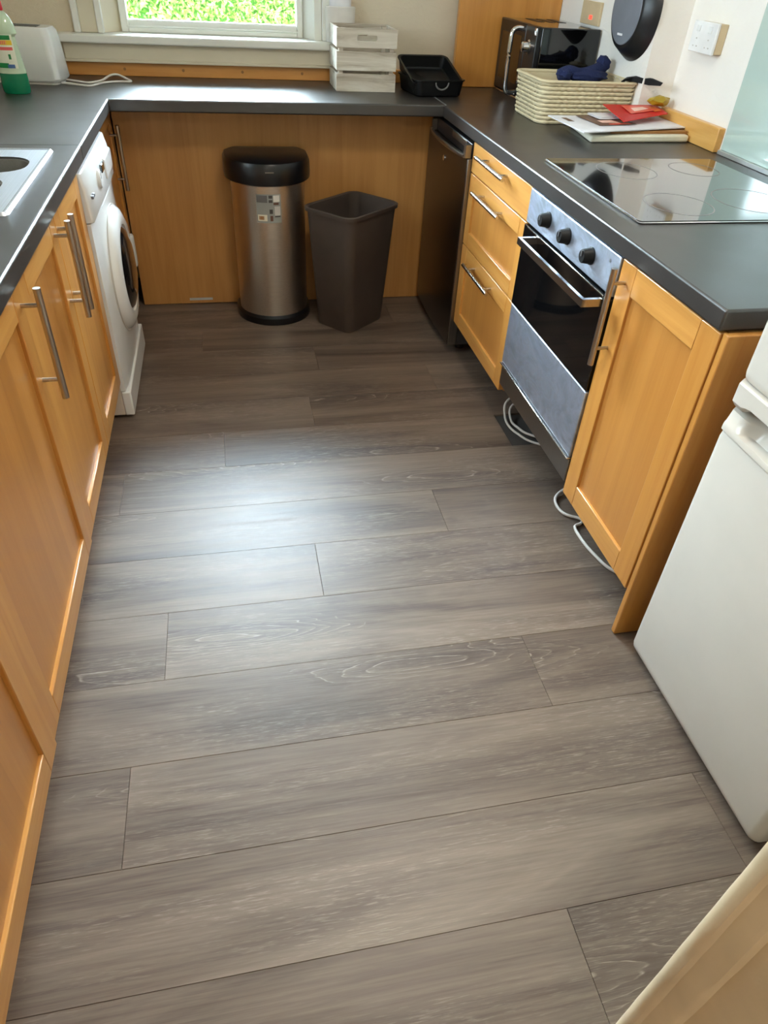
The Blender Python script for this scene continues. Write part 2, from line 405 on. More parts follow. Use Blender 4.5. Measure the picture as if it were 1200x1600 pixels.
# floor planks: every board is a piece of its own
rows = []
JN = {0: .665, 1: .329, 2: .0, 3: 1.007, 4: .585, 5: .165, 6: 1.088, 7: .103, 8: 1.336, 9: .94, -1: 1.20, -2: .735, -3: .25, -4: 1.15, -5: .62, -6: .2, -7: .9}
YB = {0: -.747, 1: -.968, 2: -1.188, 3: -1.41, 4: -1.625, 5: -1.846, 6: -2.069, 7: -2.294, 8: -2.515, 9: -2.735, 10: -2.955}
PW = .2205
for k in range(-7, 20):
    y1 = YB.get(k, YB[0] - PW * k if k < 0 else YB[10] - PW * (k - 10))
    y0 = YB.get(k + 1, y1 - PW)
    y1 = min(y1, YW - .002)
    if y1 - y0 < .02: continue
    j = JN.get(k, (k * .53) % 1.4)
    x_lo, x_hi = XL + .004, XR - .004
    if k in (1,): x_hi = 1.372
    xs = [j + 1.5 * i for i in range(-2, 3)]
    xs = [x_lo] + [x for x in xs if x_lo + .05 < x < x_hi - .03] + [x_hi]
    if k > 9: xs = [max(x, -.02) for x in xs if x < .92] + [.92]
    for a, b in zip(xs, xs[1:]):
        if b - a < .03: continue
        g, c = .0002, .0006; bm = bmesh.new()
        lo = [(a + g, y0 + g), (b - g, y0 + g), (b - g, y1 - g), (a + g, y1 - g)]
        hi = [(a + g + c, y0 + g + c), (b - g - c, y0 + g + c), (b - g - c, y1 - g - c), (a + g + c, y1 - g - c)]
        dz = random.uniform(-.0003, .0)
        loft(bm, [[(x, y, -.008) for x, y in lo], [(x, y, -.0012 + dz) for x, y in lo], [(x, y, dz) for x, y in hi]])
        o = link('plank', bm, M['plank'], floor)
        # each board keeps its own origin so its grain starts afresh
        mid = Vector(((a + b) / 2, (y0 + y1) / 2, 0)) - floor.location
        for v in o.data.vertices: v.co -= mid
        o.location = mid

sbox('ceiling', XL - .1, XR + .1, -5.2, YW + .12, CEIL, CEIL + .1, M['ceiling'])
bm = bmesh.new()                                    # left wall with the window over the sink (outside the picture)
LY0, LY1, LZ0, LZ1 = -1.95, -.55, 1.20, 2.12
bx(bm, XL - .1, XL, -3.11, LY0, -.008, CEIL); bx(bm, XL - .1, XL, LY1, YW + .12, -.008, CEIL); bx(bm, XL - .1, XL, LY0, LY1, -.008, LZ0); bx(bm, XL - .1, XL, LY0, LY1, LZ1, CEIL)
struct('wall_left', bm, M['wall_cream'])
bm = bmesh.new()
for (a, b, c, d) in ((LY0, LY0 + .05, LZ0, LZ1), (LY1 - .05, LY1, LZ0, LZ1), (LY0 + .05, LY1 - .05, LZ0, LZ0 + .05), (LY0 + .05, LY1 - .05, LZ1 - .05, LZ1), ((LY0 + LY1) / 2 - .025, (LY0 + LY1) / 2 + .025, LZ0 + .05, LZ1 - .05)):
    bx(bm, XL - .07, XL - .02, a, b, c, d)
w2 = struct('window_2', bm, M['white_gloss'])
bm = bmesh.new(); bx(bm, XL - .05, XL - .046, LY0 + .05, LY1 - .05, LZ0 + .05, LZ1 - .05); link('pane', bm, M['glass'], w2)
sbox('wall_right', XR, XR + .1, -3.11, YW + .12, -.008, CEIL, M['wall_white'])
sbox('trim_1', XR2, XR - .0005, -.40, YW - .0005, .912, CEIL - .001, M['wall_white'])
bm = bmesh.new()                                    # window wall with its opening
OX0, OX1, OZ0, OZ1 = -.135, .895, 1.045, 2.16
bx(bm, XL, OX0, YW, YW + .12, -.008, CEIL); bx(bm, OX1, XR, YW, YW + .12, -.008, CEIL)
bx(bm, OX0, OX1, YW, YW + .12, -.008, OZ0); bx(bm, OX0, OX1, YW, YW + .12, OZ1, CEIL)
struct('wall_back', bm, M['wall_cream'])
bm = bmesh.new()                                    # near wall with the doorway the picture is taken from
bx(bm, XL, -.045, -3.105, YN, -.008, CEIL); bx(bm, .865, XR, -3.105, YN, -.008, CEIL); bx(bm, -.045, .865, -3.105, YN, 2.05, CEIL)
struct('wall_front', bm, M['wall_cream'])
# hallway behind the camera
sbox('wall_hall_left', -.72, -.62, -5.2, -3.11, -.008, CEIL, M['wall_cream'])
sbox('wall_hall_right', 1.5, 1.6, -5.2, -3.11, -.008, CEIL, M['wall_cream'])
sbox('wall_hall_end', -.62, 1.5, -5.2, -5.1, -.008, CEIL, M['wall_cream'])

# worn painted door lining at the lower right of the picture
jamb = bmesh.new()
prof = [(x, y - .005) for x, y in [(.818, -2.990), (.8155, -2.996), (.8165, -3.004), (.821, -3.0075), (.8225, -3.0265), (.8245, -3.0305), (.832, -3.0330), (.834, -3.108), (.8645, -3.108), (.8645, -2.974), (.835, -2.980), (.822, -2.986)]]
loops = []
rj = random.Random(3)
for i in range(61):
    z = 2.05 * i / 60; w = [rj.uniform(-.0006, .0006) for _ in prof]
    loops.append([(x + w[k] * .7, y + w[k], z) for k, (x, y) in enumerate(prof)])
loft(jamb, loops); door1 = struct('door_1', jamb, M['hall_trim'], smooth=True)
bm = bmesh.new(); bx(bm, -.0445, -.02, -3.118, -2.99, 0, 2.05); struct('door_frame', bm, M['hall_trim'], door1, bevel=.003)

# window
win = bmesh.new(); bx(win, -.160, -.133, YW - .030, YW - .001, OZ0 + .02, 2.24)
win_o = struct('window_1', win, M['white_gloss'], bevel=.006)
def wpart(n, x0, x1, y0, y1, z0, z1, m='white_gloss', bv=.004):
    bm = bmesh.new(); bx(bm, x0, x1, y0, y1, z0, z1); return link(n, bm, M[m], win_o, bevel=bv)
wpart('architrave', -.134, -.064, YW - .014, YW - .001, OZ0 + .02, 2.24, 'sill_cream')
wpart('architrave', -.065, -.040, YW - .026, YW + .03, OZ0 + .02, 2.16)
wpart('architrave', .895, .93, YW - .02, YW - .001, OZ0 + .02, 2.24)
wpart('architrave', -.175, .93, YW - .024, YW - .001, 2.161, 2.24)
bm = bmesh.new()                                     # splayed reveals
loft(bm, [[(-.052, YW - .004, z), (.024, YW + .085, z), (.024, YW + .118, z), (-.132, YW + .118, z), (-.132, YW + .001, z)] for z in (OZ0 + .02, 2.159)])
link('reveal', bm, M['sill_cream'], win_o)
bm = bmesh.new()
loft(bm, [[(.894, YW + .001, z), (.894, YW + .118, z), (.815, YW + .118, z), (.815, YW + .085, z), (.862, YW - .004, z)] for z in (OZ0 + .02, 2.159)])
link('reveal', bm, M['white_gloss'], win_o)
wpart('window_frame', .025, .055, YW + .06, YW + .115, OZ0 + .02, 2.158)
wpart('window_frame', .790, .816, YW + .06, YW + .115, OZ0 + .02, 2.158)
wpart('window_frame', .055, .790, YW + .06, YW + .115, OZ0 + .02, OZ0 + .038)
wpart('window_frame', .055, .790, YW + .06, YW + .115, 2.11, 2.158)
wpart('sash', .055, .790, YW + .075, YW + .108, OZ0 + .039, OZ0 + .066, bv=.005)
wpart('sash', .055, .790, YW + .075, YW + .108, 1.58, 1.62, bv=.005)
wpart('glazing_bead', .050, .795, YW + .055, YW + .062, OZ0 + .040, OZ0 + .046, bv=.002)
wpart('pane', .055, .790, YW + .090, YW + .094, OZ0 + .066, 1.58, 'glass', 0)
wpart('pane', .055, .790, YW + .090, YW + .094, 1.62, 2.11, 'glass', 0)
wpart('window_sill', -.235, .985, YW - .075, YW + .118, OZ0 - .012, OZ0 + .0195, 'white_gloss', .006)
wpart('apron', -.215, .975, YW - .045, YW - .001, .972, OZ0 - .012, 'sill_cream', .004)
wpart('apron_bead', -.222, .98, YW - .050, YW - .001, .963, .9735, 'sill_cream', .002)
# upstands
up = thing('wooden_upstand', 'long honey pine upstand strip below the window with plugged screw holes', 'upstand', (.6, YW - .02, .91))
box('strip', -.225, 1.499, YW - .022, YW - .0005, .9105, .962, M['wood_strip'], up, .002)
for xx in (.02, .27, .53, .8):
    bm = bmesh.new(); cyl(bm, (xx, YW - .023, .937), (xx, YW - .0215, .937), .006, n=14); link('screw_plug', bm, M['brown_board'], up)
up2 = thing('wooden_upstand', 'short pale pine upstand on the right wall beside the green glass splashback', 'upstand', (XR - .02, -.6, .91))
box('strip', XR - .026, XR - .0005, -.805, -.402, .9105, .985, M['wood_block'], up2, .003)

# garden
bm = bmesh.new(); bx(bm, -8, 9, .72, 14, -.3, -.2); struct('ground', bm, M['lawn'])
hedge = thing('hedge', 'bright green clipped garden hedge outside the window', 'hedge', (.6, 3.4, -.2))
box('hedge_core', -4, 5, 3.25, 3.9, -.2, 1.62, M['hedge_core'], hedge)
bm = bmesh.new(); rh = random.Random(5)
for i in range(26000):
    x = rh.uniform(-1.6, 2.8); z = rh.uniform(.55, 1.7); y = 3.25 - abs(rh.gauss(0, .06)) + (0.3 * rh.random() if z > 1.6 else 0)
    s = rh.uniform(.012, .026); a, b = rh.uniform(0, 6.28), rh.uniform(-1, 1)
    u = Vector((math.cos(a), b * .5, math.sin(a))).normalized() * s; w = u.cross(Vector((b, 1, rh.uniform(-1, 1))).normalized()) * .6
    c = Vector((x, y, z))
    bm.faces.new([bm.verts.new(c + q) for q in (-u, w * .8, u, -w * .8)])
lv = link('leaves', bm, M['leaf'], hedge); lv['kind'] = 'stuff'

# ceiling lamp (out of frame): fitting and diffuser
cl = thing('ceiling_lamp', 'round white ceiling lamp above the middle of the kitchen', 'lamp', (LIGHT_XY[0], LIGHT_XY[1], CEIL))
bm = bmesh.new(); lathe(bm, [(.19, -.002), (.20, -.02), (.195, -.05), (.05, -.052)], (LIGHT_XY[0], LIGHT_XY[1], CEIL)); link('diffuser', bm, M['diffuser'], cl, smooth=True)

# ------------------------------------------------------------------ worktops
WZ0, WZ1 = .866, .91
wl = bmesh.new(); SX0, SX1, SY0, SY1 = -.53, -.085, -1.435, -.865
bx(wl, XL + .001, SX0, -2.96, -.7705, WZ0, WZ1); bx(wl, SX1, -.004, -2.96, -.7705, WZ0, WZ1)
bx(wl, SX0, SX1, SY1, -.7705, WZ0, WZ1); bx(wl, SX0, SX1, -2.96, SY0, WZ0, WZ1)
bmesh.ops.remove_doubles(wl, verts=wl.verts, dist=1e-5)
tag(link('worktop', wl, M['worktop'], bevel=.0), 'charcoal slate worktop run on the left holding the sink', 'worktop')
wlo = wl
nose = bpy.data.objects['worktop']
bm = bmesh.new()                                    # rounded front nose of left run
box('nosing', -.012, .0005, -2.96, -.7705, WZ0 - .0003, WZ1 + .0004, M['worktop'], nose, .0055, 3)
wb = bmesh.new()
P = [(XL + .001, -.7695), (0.0, -.7695), (0.0, 0.0), (1.3395, 0.0), (1.3395, YW - .001), (XL + .001, YW - .001)]
loft(wb, [[(x, y, WZ0) for x, y in P], [(x, y, WZ1) for x, y in P]])
tag(link('worktop', wb, M['worktop'], bevel=.005, seg=3), 'charcoal slate corner worktop below the window holding the toaster and crate', 'worktop')
wr = bmesh.new()
P = [(1.3305, -2.085), (XR - .001, -2.085), (XR - .001, YW - .001), (1.3425, YW - .001), (1.3425, 0), (1.3305, 0)]
P = [(1.3305, -2.085), (XR - .001, -2.085), (XR - .001, YW - .001), (1.3430, YW - .001), (1.3430, -.0006), (1.3305, -.0006)]
loft(wr, [[(x, y, WZ0) for x, y in P], [(x, y, WZ1) for x, y in P]])
tag(link('worktop', wr, M['worktop'], bevel=.005, seg=3), 'charcoal slate worktop run on the right holding the hob and basket', 'worktop')
tag(box('joint_strip', 1.3398, 1.3427, 0.001, YW - .002, WZ0 + .003, WZ1 + .0008, M['alu']), 'thin metal strip in the joint between back and right worktops', 'strip')

# ------------------------------------------------------------------ cabinet builder
def bar_handle(parent, x, s, y, z0, z1, r=.0078, off=.038):
    """vertical T-bar"""
    bm = bmesh.new(); xo = x + s * off
    cyl(bm, (xo, y, z0), (xo, y, z1), r, n=16)
    for z in (z0 + .045, z1 - .036): cyl(bm, (x, y, z), (xo, y, z), .0046, n=12)
    return link('handle', bm, M['handle'], parent, smooth=True)
def front(parent, kind, x, s, y0, y1, z0, z1, fw=.062, slab=False, th=.019):
    """framed door / drawer front whose outer face is at x, facing s"""
    xi = x - s * th; a, b = min(x, xi), max(x, xi)
    if slab:
        return box(kind, a, b, y0, y1, z0, z1, M['wood_y'], parent, .0022)
    xr_ = x - s * .0085; pa, pb = min(xr_, xi), max(xr_, xi)
    d = box(kind, pa, pb, y0 + fw - .004, y1 - fw + .004, z0 + fw - .004, z1 - fw + .004, M['wood_panel'], parent)
    for (u0, u1) in ((y0, y0 + fw), (y1 - fw, y1)):
        box('stile', a, b, u0, u1, z0, z1, M['wood_z'], d, .002)
    for (w0, w1) in ((z0, z0 + fw), (z1 - fw, z1)):
        box('rail', a, b, y0 + fw + .0003, y1 - fw - .0003, w0, w1, M['wood_y'], d, .002)
    return d

# left run: carcasses sit behind the doors, x from wall to -.035
def base(label, y0, y1, doors, xf, handle_at, plinth=True):
    t = thing('base_cabinet', label, 'cabinet', (-.33, (y0 + y1) / 2, 0))
    bm = bmesh.new()
    bx(bm, XL + .03, xf - .021, y0 + .001, y0 + .018, .152, .862); bx(bm, XL + .03, xf - .021, y1 - .018, y1 - .001, .152, .862)
    bx(bm, XL + .03, xf - .021, y0 + .018, y1 - .018, .152, .17); bx(bm, XL + .012, XL + .03, y0 + .001, y1 - .001, .152, .862)
    link('carcass', bm, M['carcass'], t)
    box('plinth', -.10, -.084, y0 + .001, y1 - .001, .001, .15, M['wood_y'], t)
    for i, (a, b) in enumerate(doors):
        d = front(t, 'door', xf, 1, a, b, .157, .860)
        if handle_at[i] is not None: bar_handle(d, xf, 1, handle_at[i], .600, .850)
    return t
base('beech sink cabinet with two narrow doors and paired bar handles beside the washing machine', -1.700, -.842, ((-1.253, -.846), (-1.698, -1.257)), -.016, (-1.283 + .045, -1.292), )
base('beech base cabinet with one wide door between sink cabinet and nearest left cabinet', -2.312, -1.702, ((-2.310, -1.705),), -.013, (-1.725,))
base('beech base cabinet nearest the camera on the left', -2.932, -2.314, ((-2.930, -2.317),), -.008, (-2.90,))
# corner cupboard beyond the washing machine
t = thing('corner_cupboard', 'shadowed beech corner cupboard beyond the washing machine with a bar handle', 'cabinet', (-.3, 0, 0))
bm = bmesh.new(); bx(bm, XL + .02, -.052, -.228, -.21, .001, .862); bx(bm, XL + .02, -.052, .20, .212, .001, .862); bx(bm, XL + .02, -.052, -.21, .20, .15, .168)
link('carcass', bm, M['carcass'], t)
d = front(t, 'door', -.030, 1, -.226, .205, .157, .860); bar_handle(d, -.030, 1, .095, .556, .802, off=.034)
box('plinth', -.10, -.084, -.228, .212, .001, .149, M['wood_y'], t)

# back board closing the run below the window
t = thing('back_board', 'tall beech board closing the space behind the two bins', 'panel', (.66, .225, 0))
box('board', -.026, 1.99, .2151, .233, .003, .864, M['wood_back'], t, .001)
box('sticker', .19, .30, .2141, .2149, .018, .030, M['alu'], t)
for xx in (.12, .52, 1.0): box('fixing_block', xx, xx + .05, .2080, .2149, .852, .8635, M['alu'], t, .001)

# ------------------------------------------------------------------ right run
XF = 1.3375
t = thing('drawer_cabinet', 'beech three drawer cabinet with steel bar pulls beside the oven', 'cabinet', (1.6, -.74, 0))
bm = bmesh.new()
bx(bm, XF + .021, 1.93, -1.048, -1.031, .152, .862); bx(bm, XF + .021, 1.93, -.453, -.436, .152, .862); bx(bm, XF + .021, 1.93, -1.031, -.453, .152, .17)
link('carcass', bm, M['carcass'], t)
def pull(parent, z, y0=-.872, y1=-.572):
    bm = bmesh.new(); xo = XF - .034
    cyl(bm, (xo, y0, z), (xo, y1, z), .0070, n=16)
    for y in (y0 + .05, y1 - .05): cyl(bm, (XF, y, z), (xo, y, z), .0046, n=12)
    link('handle', bm, M['handle_y'], parent, smooth=True)
d = front(t, 'drawer', XF, -1, -1.047, -.435, .760, .862, slab=True); pull(d, .838)
d = front(t, 'drawer', XF, -1, -1.047, -.435, .494, .756, fw=.055); pull(d, .718)
d = front(t, 'drawer', XF, -1, -1.047, -.435, .156, .490, fw=.06); pull(d, .452)
for y in (-.50, -.97):
    bm = bmesh.new(); cyl(bm, (1.52, y, .0), (1.52, y, .151), .022, n=16); link('foot', bm, M['black_plastic'], t)

ov = thing('oven', 'built under stainless steel oven with three black knobs and glass door', 'oven', (1.62, -1.36, 0))
O0, O1 = -1.662, -1.051
box('body', XF + .02, 1.92, O0 + .004, O1 - .004, .20, .863, M['fridge_side'], ov)
cp = box('control_panel', XF - .004, XF + .019, O0, O1, .763, .862, M['oven_steel'], ov, .003)
for y in (-1.215, -1.36, -1.515):
    bm = bmesh.new(); lathe(bm, [(.0225, 0), (.0225, .004), (.0205, .006), (.0175, .026), (.0155, .028)], (XF - .004, y, .815), 'X', 32, -1)
    k = link('knob', bm, M['knob_black'], ov, smooth=True)
    bm = bmesh.new(); bx(bm, XF - .0345, XF - .0315, y - .0015, y + .0015, .815, .830); link('pointer', bm, M['print_grey'], k)
bm = bmesh.new(); cyl(bm, (XF - .006, -1.615, .838), (XF - .003, -1.615, .838), .004, n=14); link('indicator_lamp', bm, M['print_grey'], ov)
dr = box('oven_door', XF - .008, XF + .019, O0 + .001, O1 - .001, .497, .757, M['black_glass'], ov, .003)
bm = bmesh.new(); HX = XF - .068; HZ = .742
bx(bm, HX, HX + .009, -1.640, -1.160, HZ - .012, HZ + .008)
bx(bm, HX + .009, XF - .007, -1.640, -1.629, HZ - .012, HZ + .008); bx(bm, HX + .009, XF - .007, -1.171, -1.160, HZ - .012, HZ + .008)
bmesh.ops.remove_doubles(bm, verts=bm.verts, dist=1e-5)
link('handle', bm, M['handle_y'], dr)
box('trim_strip', XF - .010, XF - .007, O0 + .03, O1 - .03, .752, .7565, M['handle_y'], dr, .001)
box('lower_panel', XF - .006, XF + .019, O0, O1, .278, .494, M['oven_steel'], ov, .003)
box('lip', XF - .012, XF + .019, O0, O1, .270, .276, M['handle_y'], ov, .002)
box('kick_panel', XF - .002, XF + .019, O0, O1, .190, .268, M['fridge_trim'], ov, .003)
for y in (O0 + .08, O1 - .08):
    for x in (1.55, 1.85):
        bm = bmesh.new(); cyl(bm, (x, y, .0), (x, y, .201), .02, n=16); link('foot', bm, M['black_plastic'], ov)

t = thing('base_cabinet', 'beech cabinet with one tall framed door between the oven and the white fridge', 'cabinet', (1.62, -1.89, 0))
bm = bmesh.new()
bx(bm, XF + .021, 1.93, -2.083, -2.066, .152, .862); bx(bm, XF + .021, 1.93, -1.685, -1.668, .152, .862); bx(bm, XF + .021, 1.93, -2.066, -1.685, .152, .17)
link('carcass', bm, M['carcass'], t)
d = front(t, 'door', XF, -1, -2.084, -1.668, .157, .862, fw=.068); bar_handle(d, XF, -1, -1.700, .600, .850, off=.036)
for y in (-1.74, -2.05):
    bm = bmesh.new(); cyl(bm, (1.50, y, .0), (1.50, y, .151), .022, n=16); link('foot', bm, M['black_plastic'], t)
tag(box('end_panel', XF + .003, 2.06, -2.104, -2.0865, .001, .8655, M['wood_z'], None, .0025), 'full height beech end panel standing against the white fridge', 'panel')

# dark undercounter fridge
fr = thing('undercounter_fridge', 'dark graphite undercounter fridge below the right worktop corner', 'fridge', (1.65, -.17, 0))
FX = 1.318
box('cabinet', FX + .045, 1.88, -.422, .165, .035, .855, M['fridge_side'], fr, .004)
bm = bmesh.new(); loops = []
for z in (.038, .05, .20, .45, .70, .80):
    L = []
    for i in range(13):
        u = i / 12; y = -.424 + .590 * u; bow = .010 * (1 - (2 * u - 1) ** 2)
        L.append((FX + .004 - bow + (.004 if z < .045 else 0), y, z))
    L += [(FX + .043, .166, z), (FX + .043, -.424, z)]
    loops.append(L)
loft(bm, loops); fd = link('door', bm, M['fridge_dark'], fr, smooth=True, bevel=.003)
box('door_edge', FX + .006, FX + .042, -.4295, -.4248, .040, .80, M['fridge_trim'], fd, .001)
box('door_top', FX + .016, FX + .043, -.424, .166, .8005, .852, M['black_plastic'], fd, .003)  # shade of the recess behind the handle is put into its black colour
box('label_plate', FX + .0135, FX + .0158, -.36, -.16, .826, .849, M['fridge_trim'], fd, .001)
bm = bmesh.new(); hl = []
for i in range(17):
    u = i / 16; y = -.405 + .50 * u; xo = FX - .008 - .022 * math.sin(math.pi * min(1, u * 1.0)) ** .7
    hl.append([(xo, y, .800), (xo - .002, y, .806), (xo, y, .813), (xo + .008, y, .814), (xo + .010, y, .800)])
loft(bm, hl)
bx(bm, FX - .006, FX + .0155, -.424, -.398, .803, .848); bx(bm, FX - .006, FX + .0155, .085, .10, .803, .845)
link('handle', bm, M['fridge_trim'], fd, smooth=True)
bm = bmesh.new(); cyl(bm, (FX - .009, -.14, .742), (FX - .004, -.14, .742), .011, n=20); link('badge', bm, M['chrome'], fd)
for y in (-.37, .12):
    bm = bmesh.new(); cyl(bm, (1.40, y, .0), (1.40, y, .036), .02, n=16); link('foot', bm, M['black_plastic'], fr)

# ------------------------------------------------------------------ white fridge freezer
ff = thing('fridge_freezer', 'tall white fridge freezer with two doors at the right edge', 'fridge', (1.7, -2.43, 0))
FY0, FY1, FFX = -2.700, -2.160, 1.350
box('cabinet', FFX + .062, 2.02, FY0 + .004, FY1 - .004, .035, 1.62, M['white_enamel'], ff, .006)
def fdoor(z0, z1):
    bm = bmesh.new(); loops = []
    for z, ins in ((z0, .010), (z0 + .008, .002), (z0 + .02, 0), (z1 - .02, 0), (z1 - .006, .002), (z1, .01)):
        L = []
        y0, y1 = FY0 + ins * .6, FY1 - ins * .6; x0 = FFX + ins
        for (yc, sgn) in ((y1, 1), (y0, -1)):
            arc = []
            for i in range(6):
                a = math.radians(90 * i / 5)
                arc.append((x0 + .020 * (1 - math.sin(a)), yc - sgn * .020 * (1 - math.cos(a)), z))
            if sgn == -1: arc = arc[::-1]
            L += arc
        L = [(FFX + .056, y1, z)] + L + [(FFX + .056, y0, z)]
        loops.append(L)
    loft(bm, loops); return bm
ld = link('freezer_door', fdoor(.028, .700), M['white_enamel'], ff, smooth=True)
box('door_seal', FFX + .0565, FFX + .0615, FY0 + .006, FY1 - .006, .035, .725, M['gasket'], ff)
ud = link('fridge_door', fdoor(.806, 1.62), M['white_enamel'], ff, smooth=True)
box('door_seal', FFX + .0565, FFX + .0615, FY0 + .006, FY1 - .006, .755, 1.61, M['gasket'], ff)
# lower door's top trim with scooped grip, slightly proud
bm = bmesh.new(); loops = []; N = 40
for i in range(N + 1):
    u = i / N; y = FY1 + .001 + (FY0 - FY1 - .002) * u
    e = min(1, u / .03, (1 - u) / .03); xo = FFX - .004 + .018 * (1 - math.sin(e * math.pi / 2))
    g = max(0, min(1, (u - .10) / .06, (.90 - u) / .06)); g = g * g * (3 - 2 * g)
    d = .024 * g
    loops.append([(xo, y, .701), (xo, y, .709), (xo + .001, y, .716 - .004 * g), (xo + .004 + d * .8, y, .722 - .006 * g), (xo + .010 + d, y, .744 - .012 * g), (xo + .022 + d * .7, y, .7445 - .006 * g), (FFX + .056, y, .746), (FFX + .056, y, .701)])
loft(bm, loops); link('grip_trim', bm, M['white_enamel'], ld, smooth=True)
bm = bmesh.new(); loops = []
for i in range(N + 1):
    u = i / N; y = FY1 + .001 + (FY0 - FY1 - .002) * u
    e = min(1, u / .03, (1 - u) / .03); xo = FFX - .005 + .018 * (1 - math.sin(e * math.pi / 2))
    g = max(0, min(1, (u - .07) / .05, (.93 - u) / .05)); g = g * g * (3 - 2 * g)
    loops.append([(xo + .004, y, .8055), (xo, y, .802), (xo, y, .765 + .008 * g), (xo + .010 + .012 * g, y, .753 + .014 * g), (FFX + .056, y, .752 + .012 * g), (FFX + .056, y, .8055)])
loft(bm, loops); link('grip_trim', bm, M['white_enamel'], ud, smooth=True)
for y in (FY0 + .06, FY1 - .06):
    bm = bmesh.new(); cyl(bm, (1.46, y, 0), (1.46, y, .036), .02, n=16); link('foot', bm, M['black_plastic'], ff)

# ------------------------------------------------------------------ washing machine
wm = thing('washing_machine', 'white front loading washing machine between left cabinets and corner cupboard', 'washing machine', (-.27, -.535, 0))
W0, W1, WX = -.832, -.238, .006
bm = bmesh.new()
bx(bm, -.56, WX - .030, W0 + .002, W1 - .002, .012, .845); link('cabinet', bm, M['wm_side'], wm, bevel=.006)
# front panel bows gently outwards around the porthole
bm = bmesh.new(); loops = []
for i in range(21):
    z = .115 + (.700 - .115) * i / 20; L = []
    for j in range(13):
        u = j / 12; y = W0 + (W1 - W0) * u
        rr = math.hypot((y + .535) / .30, (z - .44) / .33); L.append((WX - .004 + .014 * max(0, 1 - rr ** 2) ** .8 - .010 * abs(2 * u - 1) ** 8, y, z))
    L += [(WX - .031, W1, z), (WX - .031, W0, z)]
    loops.append(L)
loft(bm, loops); link('front_panel', bm, M['wm_white'], wm, smooth=True)
box('kick_panel', WX - .032, WX + .002, W0, W1, .012, .110, M['wm_white'], wm, .006, 3)
box('side_seam', -.20, WX - .031, W0 - .0005, W0 + .0015, .690, .693, M['seam'], wm)
bm = bmesh.new(); loops = []
for z, xx in ((.702, WX - .003), (.712, WX + .002), (.80, WX - .004), (.845, WX - .014)):
    loops.append([(xx - .008, W0, z), (xx, W0 + .012, z), (xx + .002, -.535, z), (xx, W1 - .012, z), (xx - .008, W1, z), (WX - .031, W1, z), (WX - .031, W0, z)])
loft(bm, loops); cpl = link('control_panel', bm, M['wm_white'], wm, smooth=True, bevel=.003)
box('detergent_drawer', WX - .010, WX + .006, -.445, -.262, .735, .800, M['wm_white'], wm, .006, 3)
bm = bmesh.new(); lathe(bm, [(.030, 0), (.029, .008), (.024, .012)], (WX - .003, -.60, .775), 'X', 32); link('programme_knob', bm, M['wm_white'], wm, smooth=True)
box('pointer_mark', WX + .0085, WX + .0095, -.602, -.598, .775, .80, M['seam'], wm)
box('display', WX - .004, WX + .006, -.53, -.475, .775, .800, M['dark_glass'], wm, .002)
for y in (-.80, -.775): box('button', WX - .004, WX + .006, y, y + .016, .765, .775, M['print_grey'], wm, .002)
bm = bmesh.new(); c = (WX + .004, -.535, .455)
lathe(bm, [(.215, -.008), (.213, .008), (.200, .022), (.176, .032), (.150, .030), (.146, .024)], c, 'X', 56); pd = link('porthole_door', bm, M['wm_white'], wm, smooth=True)
bm = bmesh.new(); lathe(bm, [(.149, .018), (.13, .034), (.09, .046), (.04, .051), (.004, .052)], c, 'X', 48); link('door_glass', bm, M['dark_glass'], pd, smooth=True)
bm = bmesh.new(); lathe(bm, [(.219, -.010), (.219, .004), (.214, .004), (.214, -.010)], c, 'X', 56); link('door_gasket', bm, M['wm_grey'], pd, smooth=True)
box('door_handle', WX + .022, WX + .046, -.385, -.345, .40, .52, M['wm_grey'], pd, .009, 3)

# ------------------------------------------------------------------ bins
tb = thing('pedal_bin', 'tall stainless steel waste bin with a black domed lid', 'bin', (.595, .08, 0))
def dshape(cx, w, yb, yf, z, n=28, rc=.03):
    """flat back, bulging round front"""
    pts = []; h = w / 2; ym = yb - .10
    pts.append((cx + h - rc, yb)); 
    for i in range(1, 5):
        a = math.radians(90 - 90 * i / 4); pts.append((cx + h - rc + rc * math.cos(a), yb - rc + rc * math.sin(a)))
    for i in range(n + 1):
        a = -math.pi * i / n; pts.append((cx + h * math.cos(a), ym + (ym - yf) * math.sin(a)))
    for i in range(5):
        a = math.radians(180 - 90 * i / 4); pts.append((cx - h + rc + rc * math.cos(a), yb - rc + rc * math.sin(a)))
    return [(x, y, z) for x, y in pts]
CXB = .592
bm = bmesh.new(); loft(bm, [dshape(CXB, .345, .204, -.072, 0), dshape(CXB, .348, .204, -.074, .006), dshape(CXB, .345, .204, -.072, .030), dshape(CXB, .325, .203, -.060, .040)]); link('base_ring', bm, M['bin_black'], tb, smooth=True)
bm = bmesh.new(); loft(bm, [dshape(CXB, .318, .200, -.056, .038), dshape(CXB, .318, .200, -.056, .622)]); body = link('body', bm, M['bin_steel'], tb, smooth=True)
bm = bmesh.new(); loft(bm, [dshape(CXB, .35, .202, -.075, .612), dshape(CXB, .368, .206, -.086, .618), dshape(CXB, .372, .207, -.088, .640), dshape(CXB, .368, .207, -.086, .682), dshape(CXB, .352, .206, -.078, .698), dshape(CXB, .30, .200, -.045, .708), dshape(CXB, .12, .15, .03, .714)])
ld_ = link('lid', bm, M['bin_black'], tb, smooth=True)
